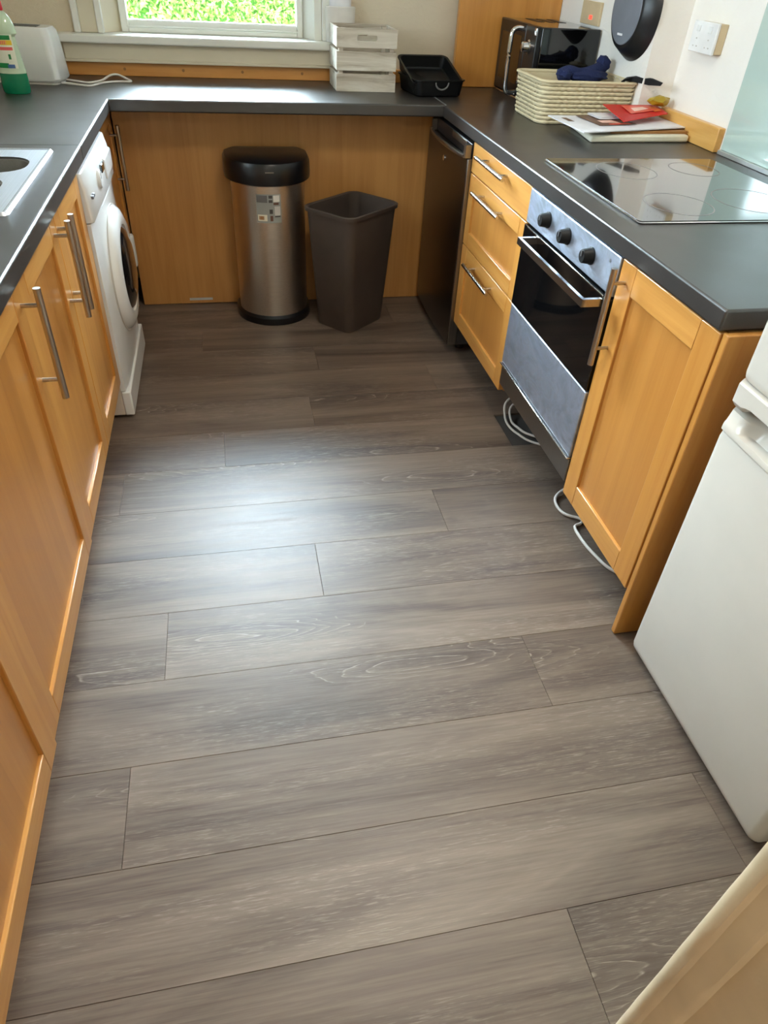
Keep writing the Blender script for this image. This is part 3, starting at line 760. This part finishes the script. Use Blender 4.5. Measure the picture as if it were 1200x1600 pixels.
# sticker curved on the body
def on_body(cx, u): return None
def curved(name, x0, x1, z0, z1, mat, parent, off=.0006):
    bm = bmesh.new(); ym = .10; a_ = .159; b_ = .156
    lo = []; N_ = 10
    for zz in (z0, z1):
        L = []
        for i in range(N_ + 1):
            x = x0 + (x1 - x0) * i / N_; s = (x - CXB) / a_; y = ym - b_ * math.sqrt(max(0, 1 - s * s)) - off; L.append((x, y, zz))
        lo.append(L)
    loft(bm, lo, False, False, closed=False); return link(name, bm, mat, parent)
st = curved('sticker', .532, .636, .462, .578, M['alu'], body)
M['st_grey'] = plain('sticker_grey', srgb(150, 152, 146), .4); st.data.materials[0] = M['st_grey']
for (x0, x1, z0, z1, m) in ((.534, .578, .545, .574, 'gasket'), (.584, .600, .562, .574, 'seam'), (.584, .600, .545, .556, 'seam'), (.604, .630, .548, .574, 'ceramic'), (.604, .626, .536, .545, 'magazine'),
                            (.586, .600, .500, .518, 'seam'), (.536, .575, .470, .496, 'board'), (.541, .562, .475, .490, 'brown_board'), (.588, .600, .470, .492, 'magazine'), (.608, .632, .493, .530, 'wm_grey'), (.608, .632, .486, .491, 'seam')):
    curved('sticker_print', x0, x1, z0, z1, M[m], body, .0011)
box('lid_badge', CXB - .018, CXB + .018, -.0893, -.0865, .668, .672, M['fridge_trim'], ld_)

wb2 = thing('waste_bin', 'open brown plastic waste paper bin beside the steel bin', 'bin', (.945, -.03, 0))
A = math.radians(42); bm = bmesh.new()
cb = (.945, -.035); ct = (.945, -.035)
loft(bm, [rrect(*cb, .130, .100, .035, .0, A), rrect(*cb, .134, .104, .038, .012, A), rrect(*ct, .172, .132, .045, .515, A), rrect(*ct, .181, .141, .050, .516, A), rrect(*ct, .182, .142, .050, .530, A), rrect(*ct, .176, .136, .047, .533, A),
          rrect(*ct, .169, .129, .043, .528, A), rrect(*cb, .130, .100, .036, .010, A)])
link('body', bm, M['bin_brown'], wb2, smooth=True)

# ------------------------------------------------------------------ hob
hb = thing('hob', 'black ceramic glass hob with four printed ring zones', 'hob', (1.71, -1.245, .91))
bm = bmesh.new(); loft(bm, [rrect(1.709, -1.246, .295, .322, .012, .9105), rrect(1.709, -1.246, .297, .324, .012, .9125), rrect(1.709, -1.246, .295, .322, .012, .9145)]); link('frame', bm, M['chrome'], hb, smooth=True)
bm = bmesh.new(); loft(bm, [rrect(1.709, -1.246, .2935, .3205, .011, .9146), rrect(1.709, -1.246, .2935, .3205, .011, .9165)]); gl = link('glass', bm, M['hob_glass'], hb)
for (x, y, r) in ((1.622, -1.075, .090), (1.60, -1.425, .090), (1.84, -1.40, .105), (1.86, -1.06, .075)):
    bm = bmesh.new(); n = 64
    loops = [[(x + rr * math.cos(2 * math.pi * i / n), y + rr * 1.15 * math.sin(2 * math.pi * i / n), .91675) for i in range(n)] for rr in (r, r - .0035)]
    loft(bm, loops, False, False); link('zone_ring', bm, M['ring_print'], gl)
# glass splashback
sp = thing('glass_splashback', 'pale green glass splashback on the right wall behind the hob', 'splashback', (XR - .01, -1.4, .91))
box('glass_sheet', XR - .010, XR - .0008, -2.04, -.822, .924, 1.60, M['splash'], sp, .0015)
box('edge_trim', XR - .020, XR - .0008, -2.04, -.822, .9108, .9235, M['alu'], sp, .001)

# ------------------------------------------------------------------ sink
sk = thing('sink', 'stainless steel one and a half bowl inset sink in the left worktop', 'sink', (-.31, -1.15, .91))
def platehole(bm, x0, x1, y0, y1, cx, cy, hx, hy, r, z, n=6):
    hole = rrect(cx, cy, hx, hy, r, z, n=n); out = []
    for (x, y, zz) in hole:
        dx, dy = x - cx, y - cy; ox = (x1 if dx > 0 else x0) - cx; oy = (y1 if dy > 0 else y0) - cy
        k = min(ox / dx if abs(dx) > 1e-6 else 1e9, oy / dy if abs(dy) > 1e-6 else 1e9); out.append([cx + dx * k, cy + dy * k, z])
    for (qx, qy) in ((x0, y0), (x0, y1), (x1, y0), (x1, y1)):
        j = min(range(len(out)), key=lambda i: (out[i][0] - qx) ** 2 + (out[i][1] - qy) ** 2); out[j] = [qx, qy, z]
    loft(bm, [out, hole], False, False)
    return hole
bm = bmesh.new(); zt = .9145; ym = -1.112
h1 = platehole(bm, -.545, -.078, ym, -.853, -.29, -1.018, .190, .084, .07, zt)
h2 = platehole(bm, -.545, -.078, -1.445, ym, -.29, -1.270, .165, .125, .07, zt)
out = rrect(-.3115, -1.149, .2345, .297, .004, zt); o2 = rrect(-.3115, -1.149, .2425, .305, .012, .9175); o3 = rrect(-.3115, -1.149, .2475, .310, .015, .9105)
loft(bm, [out, o2, o3], False, False)
link('drainer_plate', bm, M['sink_steel'], sk, smooth=False)
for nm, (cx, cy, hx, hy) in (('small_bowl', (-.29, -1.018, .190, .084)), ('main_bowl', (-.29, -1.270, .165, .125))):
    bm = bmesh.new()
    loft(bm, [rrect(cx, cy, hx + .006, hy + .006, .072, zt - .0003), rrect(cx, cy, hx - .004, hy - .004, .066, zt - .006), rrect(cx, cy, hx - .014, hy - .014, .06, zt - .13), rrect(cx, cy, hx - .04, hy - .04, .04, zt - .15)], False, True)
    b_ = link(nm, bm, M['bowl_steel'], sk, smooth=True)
    bm = bmesh.new(); cyl(bm, (cx, cy, zt - .1505), (cx, cy, zt - .146), .035, n=24); link('drain', bm, M['chrome'], b_)

# ------------------------------------------------------------------ things on the worktops
# bottle
bt = thing('detergent_bottle', 'clear washing up liquid bottle with green liquid and red cap beside the toaster', 'bottle', (-.335, .085, .91))
bc = (-.335, .085, .91)
def oval(r, z, k=.62): return [(bc[0] + r * math.cos(a), bc[1] + r * k * math.sin(a), bc[2] + z) for a in [2 * math.pi * i / 36 for i in range(36)]]
bm = bmesh.new(); loft(bm, [oval(.044, .0), oval(.049, .006), oval(.0495, .03), oval(.048, .066)]); link('liquid', bm, M['green'], bt, smooth=True)
bm = bmesh.new(); prof = [(.048, .0662)]
for i in range(9): prof += [(.0475 - .0012 * i, .078 + .012 * i), (.0455 - .0012 * i, .084 + .012 * i)]
prof += [(.045, .19), (.042, .215), (.034, .238), (.022, .252), (.016, .258)]
loft(bm, [oval(r, z) for r, z in prof]); bd = link('body', bm, M['clear'], bt, smooth=True)
def olabel(name, a0, a1, z0, z1, m, r=.0485):
    bm = bmesh.new(); lo = []
    for z in (z0, z1): lo.append([(bc[0] + r * math.cos(a), bc[1] + r * .64 * math.sin(a), bc[2] + z) for a in [math.radians(a0 + (a1 - a0) * i / 10) for i in range(11)]])
    loft(bm, lo, False, False, closed=False); return link(name, bm, M[m], bd)
olabel('label', -150, -52, .083, .188, 'label_w', .0482)
for (a0, a1, z0, z1, m) in ((-150, -62, .172, .186, 'label_g'), (-140, -58, .156, .171, 'label_y'), (-150, -80, .158, .169, 'label_r'), (-150, -60, .140, .150, 'label_r'), (-84, -74, .112, .128, 'label_g'), (-95, -66, .084, .096, 'label_b'), (-150, -90, .084, .100, 'label_g')):
    olabel('label_print', a0, a1, z0, z1, m, .0488)
bm = bmesh.new(); lathe(bm, [(.017, .258), (.018, .262), (.017, .285), (.010, .288), (.008, .305), (.004, .306)], bc, 'Z', 24); link('cap', bm, M['cap_red'], bt, smooth=True)

# toaster
ts = thing('toaster', 'white two slot toaster beside the bottle below the window', 'toaster', (-.33, .36, .91))
TA = math.radians(-8); tc = (-.335, .362)
bm = bmesh.new(); loft(bm, [rrect(*tc, .135, .078, .025, .922, TA), rrect(*tc, .140, .083, .028, .93, TA), rrect(*tc, .132, .074, .03, 1.06, TA), rrect(*tc, .128, .070, .03, 1.088, TA), rrect(*tc, .118, .060, .028, 1.101, TA)])
tbo = link('body', bm, M['wm_white'], ts, smooth=True)
bm = bmesh.new(); R_ = Matrix.Rotation(TA, 3, 'Z')
for dy in (-.020, .022): bx(bm, tc[0] - .092, tc[0] + .075, tc[1] + dy - .010, tc[1] + dy + .010, 1.1003, 1.1022, rot=R_)
link('slot', bm, M['seam'], tbo)
bm = bmesh.new(); loft(bm, [rrect(*tc, .125, .068, .02, .9105, TA), rrect(*tc, .125, .068, .02, .9215, TA)]); link('base', bm, M['ceramic'], ts)
bm = bmesh.new()
tube(bm, [(-.20, .37, .918), (-.15, .345, .916), (-.105, .325, .915), (-.06, .37, .918), (-.03, .42, .930), (0.0, .43, .932), (.035, .41, .922), (.055, .385, .915), (.0, .375, .914), (-.05, .34, .914), (-.09, .255, .914), (-.13, .27, .914), (-.21, .305, .916)], .0042)
link('power_cord', bm, M['cord'], ts, smooth=True)

# slatted crate
cr = thing('slatted_crate', 'whitewashed wooden crate with three slats a side and a hand hole', 'crate', (1.06, .36, .91))
CX0, CX1, CY0, CY1 = .920, 1.180, .280, .502
tiers = ((.9112, .977), (.989, 1.058), (1.072, 1.140))
for ti, (z0, z1) in enumerate(tiers):
    for (y0, y1, hole) in ((CY0, CY0 + .010, ti == 2), (CY1 - .010, CY1, ti == 2)):
        bm = bmesh.new()
        if hole:
            hx = (CX0 + CX1) / 2; a, b, c, d = hx - .045, hx + .045, z0 + .024, z0 + .046
            hole_l = [(x, zz) for x, zz, _ in [(p[0], p[1], 0) for p in rrect(hx, (c + d) / 2, .045, .011, .0105, 0, n=4)]]
            n_ = len(hole_l); outl = []
            for (x, z) in hole_l:
                dx, dz = x - hx, z - (c + d) / 2
                ox = (CX1 - hx) if dx > 0 else (CX0 - hx); oz = (z1 if dz > 0 else z0) - (c + d) / 2
                k = min(ox / dx if abs(dx) > 1e-6 else 1e9, oz / dz if abs(dz) > 1e-6 else 1e9); outl.append([hx + dx * k, (c + d) / 2 + dz * k])
            for q in ((CX0, z0), (CX0, z1), (CX1, z0), (CX1, z1)):
                j = min(range(n_), key=lambda i: (outl[i][0] - q[0]) ** 2 + (outl[i][1] - q[1]) ** 2); outl[j] = list(q)
            F = lambda L, y: [(x, y, z) for x, z in L]
            loft(bm, [F(outl, y0), F(hole_l, y0), F(hole_l, y1), F(outl, y1), F(outl, y0)], False, False)
            bmesh.ops.remove_doubles(bm, verts=bm.verts, dist=1e-6)
        else: bx(bm, CX0, CX1, y0, y1, z0, z1)
        link('slat', bm, M['crate'], cr)
    for (x0, x1) in ((CX0, CX0 + .010), (CX1 - .010, CX1)):
        box('slat', x0, x1, CY0 + .0103, CY1 - .0103, z0, z1, M['crate'], cr, .001)
for (x, y) in ((CX0 + .0105, CY0 + .0105), (CX1 - .0285, CY0 + .0105), (CX0 + .0105, CY1 - .0285), (CX1 - .0285, CY1 - .0285)):
    box('corner_post', x, x + .018, y, y + .018, .9165, 1.134, M['crate'], cr)
box('base_board', CX0 + .0105, CX1 - .0105, CY0 + .0105, CY1 - .0105, .9112, .9162, M['crate'], cr)

# ceramic pot on the sill behind the crate
pt = thing('ceramic_pot', 'white ceramic pot on the window sill behind the crate', 'pot', (.945, .535, 1.0645))
bm = bmesh.new(); pc = (.972, .536, 1.0645)
lathe(bm, [(.028, 0.0003), (.031, .004), (.0335, .13), (.031, .133), (.029, .128), (.026, .06)], pc, 'Z', 32); 
bmesh.ops.scale(bm, vec=(2.0, 1.0, 1.0), verts=bm.verts, space=Matrix.Translation((-pc[0], -pc[1], 0)))
link('pot_body', bm, M['ceramic'], pt, smooth=True)
bm = bmesh.new(); lathe(bm, [(.020, .062), (.024, .09), (.024, .165), (.021, .165), (.019, .10)], pc, 'Z', 28)
bmesh.ops.scale(bm, vec=(2.0, 1.0, 1.0), verts=bm.verts, space=Matrix.Translation((-pc[0], -pc[1], 0)))
link('inner_liner', bm, M['paper'], pt, smooth=True)

# roasting tins
def tin(name, label, cx, cy, z0, hx, hy, h, pitch=0, yaw=0, loop=False):
    t = thing(name, label, 'roasting tin', (cx, cy, z0))
    bm = bmesh.new()
    L = [rrect(0, 0, hx - .02, hy - .02, .02, 0), rrect(0, 0, hx - .014, hy - .014, .024, .005), rrect(0, 0, hx - .006, hy - .006, .026, h - .004), rrect(0, 0, hx, hy, .03, h - .002), rrect(0, 0, hx, hy, .03, h + .002),
         rrect(0, 0, hx - .010, hy - .010, .026, h + .001), rrect(0, 0, hx - .018, hy - .018, .022, .008), rrect(0, 0, hx - .024, hy - .024, .018, .003)]
    Rm = Matrix.Rotation(yaw, 4, 'Z') @ Matrix.Rotation(pitch, 4, 'X')
    L = [[tuple((Rm @ Vector(p)) + Vector((cx, cy, z0))) for p in l] for l in L]
    loft(bm, L); b = link('tin_body', bm, M['tin'], t, smooth=True)
    if loop:
        bm = bmesh.new(); pts = []
        for i in range(9):
            a = math.radians(180 + 180 * i / 8); pts.append(tuple(Rm @ Vector((.030 * math.cos(a), -hy - .004, h - .006 + .026 * math.sin(a))) + Vector((cx, cy, z0))))
        tube(bm, pts, .0035); link('handle_loop', bm, M['gasket'], t, smooth=True)
    return t
tin('roasting_tin', 'deep black roasting tin with a front loop handle under the tilted tin', 1.345, .300, .9112, .118, .128, .062, 0, math.radians(8), True)
tin('roasting_tin', 'upper black roasting tin resting tilted inside the lower tin beside the crate', 1.340, .325, .951, .120, .132, .050, math.radians(17), math.radians(6))

# tall panel
tag(box('tall_panel', 1.503, XR2 - .001, .485, .520, .9108, CEIL - .002, M['wood_tall'], None, .003), 'tall beech panel rising from the worktop behind the microwave', 'panel')

# microwave
mw = thing('microwave', 'glossy black microwave with a chrome handle facing the sink side', 'microwave', (1.84, .24, .91))
MX0, MX1, MY0, MY1, MZ0, MZ1 = 1.700, 1.978, .02, .472, .922, 1.188
box('case', MX0 + .022, MX1, MY0, MY1, MZ0, MZ1, M['black_glass'], mw, .006, 3)
dd = box('door', MX0, MX0 + .0215, MY0 + .13, MY1, MZ0, MZ1, M['black_plastic'], mw, .004)
box('door_window', MX0 - .0012, MX0 - .0001, MY0 + .165, MY1 - .04, MZ0 + .045, MZ1 - .045, M['black_glass'], dd)
box('control_panel', MX0, MX0 + .0215, MY0, MY0 + .128, MZ0, MZ1, M['black_plastic'], mw, .004)
box('base_trim', MX0 - .002, MX0 + .02, MY0, MY1, MZ0 - .010, MZ0 - .001, M['chrome'], mw, .002)
bm = bmesh.new(); yh = MY0 + .150
tube(bm, [(MX0 + .002, yh, 1.168), (MX0 - .03, yh, 1.172), (MX0 - .05, yh, 1.158), (MX0 - .054, yh, 1.12), (MX0 - .054, yh, 1.02), (MX0 - .05, yh, .95), (MX0 - .03, yh, .937), (MX0 + .002, yh, .940)], .0098, 12)
link('handle', bm, M['chrome'], dd, smooth=True)
for z in (1.115, 1.0):
    bm = bmesh.new(); lathe(bm, [(.026, 0), (.026, .006), (.020, .010), (.018, .032), (.014, .034)], (MX0, MY0 + .062, z), 'X', 28, -1); link('dial', bm, M['chrome'], mw, smooth=True)
box('corner_badge', MX0 - .003, MX0 + .004, MY0 + .002, MY0 + .022, MZ1 - .030, MZ1 - .004, M['chrome'], mw, .002)
for k in range(3): box('vent_slot', 1.80 + .05 * k, 1.83 + .05 * k, .28, .44, MZ1 + .0001, MZ1 + .0012, M['black_plastic'], mw)
for (x, y) in ((1.75, .06), (1.94, .06), (1.75, .43), (1.94, .43)):
    bm = bmesh.new(); cyl(bm, (x, y, .9102), (x, y, .9225), .014, n=14); link('foot', bm, M['black_plastic'], mw)

# woven basket
bk = thing('woven_basket', 'cream woven rope storage basket in front of the microwave', 'basket', (1.79, -.22, .91))
bcx, bcy = 1.795, -.215
def bl(z): # half sizes grow with height
    k = (z - .911) / .14; return .187 + .006 * k, .142 + .008 * k
NB = 10; H0, H1 = .9112, 1.050
for i in range(NB):
    z = H0 + .0062 + (H1 - H0 - .0124) * i / (NB - 1); hx, hy = bl(z); r = .0055
    path = rrect(bcx, bcy, hx, hy, .038, z, n=5)
    # subdivide along sides, ripple alternately like weave
    dense = []
    for a, b in zip(path, path[1:] + path[:1]):
        d = math.dist(a, b); n = max(1, int(d / .006))
        for k in range(n): dense.append(tuple(a[j] + (b[j] - a[j]) * k / n for j in range(3)))
    bm = bmesh.new(); loops = []
    cc = Vector((bcx, bcy, z)); npt = len(dense)
    for q in range(npt):
        p = Vector(dense[q]); t_ = (Vector(dense[(q + 1) % npt]) - Vector(dense[q - 1])).normalized(); nrm = Vector((t_.y, -t_.x, 0))
        rr = r * (1 + .16 * math.sin(q * math.pi / 2 + i * math.pi))
        off = .0012 * math.sin(q * math.pi / 3 + i * math.pi)
        loops.append([p + nrm * (off + rr * math.cos(a) * .8) + Vector((0, 0, rr * math.sin(a) * 1.05)) for a in (0, 1.047, 2.094, 3.142, 4.189, 5.236)])
    loft(bm, loops + [loops[0]], False, False); bmesh.ops.remove_doubles(bm, verts=bm.verts, dist=1e-6)
    link('rope_coil', bm, M['basket'], bk, smooth=True)
bm = bmesh.new(); loft(bm, [rrect(bcx, bcy, .186, .141, .036, .9112), rrect(bcx, bcy, .186, .141, .036, .917)]); link('basket_base', bm, M['basket'], bk)
bm = bmesh.new()   # inner wall lining between coils
loft(bm, [rrect(bcx, bcy, .1815, .1365, .036, .917), rrect(bcx, bcy, .187, .144, .036, 1.044), rrect(bcx, bcy, .184, .141, .036, 1.044), rrect(bcx, bcy, .1785, .1335, .036, .917)], False, False); link('basket_wall', bm, M['basket'], bk)
bm = bmesh.new(); loft(bm, [rrect(bcx, bcy, .201, .158, .042, 1.048), rrect(bcx, bcy, .203, .160, .044, 1.052), rrect(bcx, bcy, .200, .157, .042, 1.056), rrect(bcx, bcy, .186, .143, .034, 1.056), rrect(bcx, bcy, .183, .140, .032, 1.051)], True, False); 
bm.free(); bm = bmesh.new()
LR = [rrect(bcx, bcy, .201, .158, .042, 1.048), rrect(bcx, bcy, .203, .160, .044, 1.052), rrect(bcx, bcy, .200, .157, .042, 1.056), rrect(bcx, bcy, .188, .145, .034, 1.056), rrect(bcx, bcy, .186, .143, .032, 1.049)]
loft(bm, LR + [LR[0]], False, False); bmesh.ops.remove_doubles(bm, verts=bm.verts, dist=1e-6); link('rim', bm, M['basket'], bk, smooth=True)

# fleece glove and cloth in the basket
def blob(bm, c, rad, seed, n=3):
    r_ = random.Random(seed); res = bmesh.ops.create_icosphere(bm, subdivisions=n, radius=1.0)
    ph = [r_.uniform(0, 6) for _ in range(6)]
    for v in res['verts']:
        k = 1 + .10 * math.sin(5 * v.co.x + ph[0]) * math.sin(6 * v.co.y + ph[1]) + .07 * math.sin(9 * v.co.z + ph[2] + 4 * v.co.x)
        v.co = Vector((v.co.x * rad[0] * k + c[0], v.co.y * rad[1] * k + c[1], v.co.z * rad[2] * k + c[2]))
bm = bmesh.new()
tube(bm, [(1.745, -.165, 1.045), (1.78, -.17, 1.060), (1.83, -.17, 1.052), (1.88, -.16, 1.06), (1.93, -.145, 1.078), (1.945, -.13, 1.095)], .024, 14)
blob(bm, (1.765, -.172, 1.052), (.032, .034, .024), 1); blob(bm, (1.86, -.165, 1.05), (.085, .05, .025), 2); blob(bm, (1.935, -.14, 1.088), (.028, .03, .03), 3); blob(bm, (1.87, -.17, 1.0), (.09, .08, .04), 4)
blob(bm, (1.86, -.17, .962), (.07, .06, .045), 6)
tag(link('fleece_sock', bm, M['navy'], None, smooth=True), 'crumpled navy blue fleece sock lying in the cream basket', 'sock')
bm = bmesh.new()
loft(bm, [[(x, y, z) for x, y, z in ((1.935, -.325 + d, 1.0), (1.955, -.29 + d, 1.0), (1.950, -.285 + d, .994), (1.930, -.32 + d, .994))] for d in (0,)] + [
    [(1.930, -.345, 1.062), (1.972, -.29, 1.064), (1.966, -.285, 1.058), (1.925, -.34, 1.056)],
    [(1.965, -.352, 1.072), (1.985, -.335, 1.074), (1.982, -.33, 1.060), (1.962, -.345, 1.058)],
    [(2.000, -.425, 1.076), (2.012, -.415, 1.077), (2.010, -.410, 1.060), (1.998, -.418, 1.055)],
    [(2.022, -.470, 1.070), (2.030, -.462, 1.070), (2.028, -.458, 1.062), (2.020, -.466, 1.060)]])
bmesh.ops.subdivide_edges(bm, edges=bm.edges, cuts=2, use_grid_fill=True)
tag(link('black_cloth', bm, M['black_cloth'], None, smooth=True), 'black cloth corner hanging over the right rim of the cream basket', 'cloth')

# boards and papers
def slab(name, label, cat, corners, z0, z1, mat, bevel=.002, parent=None):
    bm = bmesh.new(); loft(bm, [[(x, y, z0) for x, y in corners], [(x, y, z1) for x, y in corners]])
    o = link(name, bm, mat, parent, bevel, 3)
    if label: tag(o, label, cat)
    return o
slab('chopping_board', 'thick white plastic chopping board beside the hob under the papers', 'chopping board', [(1.684, -.672), (2.075, -.655), (2.078, -.415), (1.72, -.405)], .9106, .934, M['board'], .007)
slab('thin_board', 'thin brown board lying on the white chopping board', 'board', [(1.77, -.645), (2.078, -.632), (2.078, -.45), (1.78, -.43)], .9343, .943, M['brown_board'], .001)
def sheet(name, label, cat, corners, mat, th=.0012, parent=None, curl=0):
    n = 8; bm = bmesh.new(); P_ = [Vector(c) for c in corners]; top = []; 
    for i in range(n + 1):
        row = []
        for j in range(n + 1):
            u, v = i / n, j / n; p = P_[0] * (1 - u) * (1 - v) + P_[1] * u * (1 - v) + P_[2] * u * v + P_[3] * (1 - u) * v
            row.append(p + Vector((0, 0, curl * math.sin(u * 3.1) * math.cos(v * 4))))
        top.append(row)
    T = [[bm.verts.new(p) for p in r] for r in top]; B = [[bm.verts.new(p - Vector((0, 0, th))) for p in r] for r in top]
    for i in range(n):
        for j in range(n):
            bm.faces.new((T[i][j], T[i + 1][j], T[i + 1][j + 1], T[i][j + 1])); bm.faces.new((B[i][j], B[i][j + 1], B[i + 1][j + 1], B[i + 1][j]))
    rim = [(i, 0) for i in range(n)] + [(n, j) for j in range(n)] + [(i, n) for i in range(n, 0, -1)] + [(0, j) for j in range(n, 0, -1)]
    for a, b in zip(rim, rim[1:] + rim[:1]): bm.faces.new((T[a[0]][a[1]], B[a[0]][a[1]], B[b[0]][b[1]], T[b[0]][b[1]]))
    o = link(name, bm, mat, parent, smooth=True)
    if label: tag(o, label, cat)
    return o
ps = sheet('plastic_folder', 'large white document folder spread over the chopping board', 'folder', [(1.640, -.70, .949), (2.085, -.60, .951), (2.08, -.41, .950), (1.622, -.41, .950)], M['paper'], .0035)
sheet('printed_mark', None, None, [(1.660, -.520, .9501), (1.682, -.520, .9501), (1.676, -.455, .9503), (1.656, -.455, .9503)], M['magazine'], .0003, ps)
lf = sheet('leaflet', 'dark glossy printed leaflet on the white folder', 'leaflet', [(1.745, -.60, .9525), (1.90, -.575, .9545), (1.87, -.42, .9555), (1.725, -.43, .9545)], M['magazine'], .0012)
sheet('leaflet_print', None, None, [(1.775, -.575, .9530), (1.845, -.565, .9540), (1.83, -.51, .9545), (1.77, -.52, .9540)], M['pink_print'], .0002, lf)
sheet('leaflet_print', None, None, [(1.79, -.592, .9530), (1.88, -.577, .9545), (1.876, -.560, .9548), (1.79, -.574, .9535)], M['red_light'], .0002, lf)
sheet('envelope', 'lower white envelope lying directly on the dark leaflet', 'envelope', [(1.785, -.51, .9575), (1.90, -.50, .9585), (1.88, -.425, .9605), (1.77, -.425, .9595)], M['paper'], .0014)
sheet('envelope', 'upper white envelope half covered by the red packet', 'envelope', [(1.795, -.495, .9605), (1.90, -.475, .961), (1.875, -.415, .9625), (1.775, -.42, .9625)], M['paper'], .0014)
rp = sheet('red_packet', 'flat red printed packet on top of the papers', 'packet', [(1.835, -.600, .966), (2.065, -.490, .976), (2.055, -.408, .990), (1.835, -.412, .990)], M['red'], .003, curl=.001)
bmx = bmesh.new(); bmx.free()
sheet('packet_print', None, None, [(1.90, -.520, .9780), (2.03, -.470, .9835), (2.02, -.425, .9900), (1.90, -.430, .9895)], M['red_light'], .0004, rp)
sheet('packet_print', None, None, [(1.925, -.495, .9815), (1.995, -.465, .9860), (1.98, -.445, .9885), (1.925, -.460, .9865)], M['pink_print'], .0003, rp)
sheet('packet_print', None, None, [(2.01, -.490, .9805), (2.045, -.475, .9825), (2.035, -.43, .9895), (2.01, -.435, .9890)], M['orange'], .0003, rp)
bm = bmesh.new(); blob(bm, (2.045, -.440, 1.008), (.044, .026, .017), 9, 2)
for v in bm.verts: v.co += Vector((random.uniform(-.003, .003), random.uniform(-.003, .003), random.uniform(-.003, .003)))
tag(link('foil_wrapper', bm, M['yellow'], None), 'crumpled yellow foil wrapper behind the red packet', 'wrapper')

# frying pan hung on the wall, base outwards
fp = thing('frying_pan', 'dark frying pan hanging base outwards on the right wall', 'frying pan', (1.95, -.25, 1.28))
pc = (1.981, -.250, 1.272)
bm = bmesh.new(); lathe(bm, [(.004, .046), (.112, .050), (.124, .046), (.150, .012), (.158, .0), (.160, -.003), (.155, -.002), (.120, .040), (.004, .042)], pc, 'X', 64, -1); pb = link('pan_body', bm, M['nonstick'], fp, smooth=True)
bm = bmesh.new(); lathe(bm, [(.110, .0495), (.108, .0525), (.004, .0530)], pc, 'X', 56, -1); bd_ = link('base_disc', bm, M['pan_base'], pb, smooth=True)
box('stamped_mark', pc[0] - .0545, pc[0] - .0533, -.262, -.222, 1.192, 1.199, M['paper'], pb)
bm = bmesh.new(); tube(bm, [(pc[0] - .01, -.25, 1.425), (pc[0] - .02, -.25, 1.47), (pc[0] - .012, -.25, 1.56), (pc[0] - .004, -.25, 1.60)], .011, 10); link('handle', bm, M['black_plastic'], fp, smooth=True)

# sockets
sk1 = thing('double_socket', 'white double wall socket on the right wall beside the glass splashback', 'socket', (XR - .02, -.575, 1.22))
box('back_box', XR - .030, XR - .0005, -.648, -.502, 1.178, 1.264, M['socket_side'], sk1, .002)
fpz = box('face_plate', XR - .041, XR - .0302, -.650, -.500, 1.176, 1.266, M['socket'], sk1, .003)
for y in (-.612, -.538):
    box('rocker', XR - .0445, XR - .041, y - .010, y + .010, 1.236, 1.254, M['socket'], fpz, .001)
    for (dy, dz) in ((0, .0), (-.011, -.022), (.011, -.022)): box('pin_hole', XR - .0415, XR - .0409, y + dy - .0035, y + dy + .0035, 1.216 + dz - .002, 1.216 + dz + .002, M['wm_grey'], fpz)
sk2 = thing('double_socket', 'cream wall socket with a red neon above the microwave', 'socket', (XR2 - .005, .17, 1.22))
f2 = box('face_plate', XR2 - .012, XR2 - .0005, .06, .24, 1.195, 1.275, M['socket_side'], sk2, .002)
box('neon', XR2 - .0145, XR2 - .0121, .125, .150, 1.214, 1.228, M['neon'], f2, .001)

# cables under the right run
bm = bmesh.new()
tube(bm, [(1.60, -.86, .006), (1.50, -.90, .05), (1.425, -.945, .04), (1.405, -1.0, .012), (1.40, -1.06, .006), (1.415, -1.12, .006), (1.46, -1.19, .006), (1.60, -1.26, .006)], .0045)
tube(bm, [(1.62, -.90, .006), (1.52, -.92, .035), (1.44, -.965, .03), (1.42, -1.03, .010), (1.425, -1.09, .014), (1.46, -1.15, .014), (1.60, -1.22, .006)], .0045)
tag(link('appliance_cable', bm, M['cord'], None, smooth=True), 'looped white cable on the floor under the oven', 'cable')
bm = bmesh.new()
tube(bm, [(1.60, -1.44, .006), (1.50, -1.47, .02), (1.425, -1.50, .010), (1.398, -1.545, .006), (1.405, -1.60, .006), (1.45, -1.635, .006), (1.44, -1.655, .006), (1.413, -1.67, .006), (1.41, -1.73, .006), (1.42, -1.80, .006), (1.45, -1.88, .006), (1.56, -1.97, .006)], .0048)
tag(link('appliance_cable', bm, M['cord'], None, smooth=True), 'single white cable snaking on the floor under the tall cabinet door', 'cable')

# ------------------------------------------------------------------ groups of alike things
GROUPS = {'worktop': 'slate worktops', 'roasting_tin': 'nested roasting tins', 'envelope': 'envelopes on the papers', 'double_socket': 'wall sockets',
          'appliance_cable': 'cables under the right run', 'wooden_upstand': 'wooden upstands', 'base_cabinet': 'beech base cabinets'}
for o in bpy.data.objects:
    k = o.name.split('.')[0]
    if o.parent is None and k in GROUPS: o['group'] = GROUPS[k]
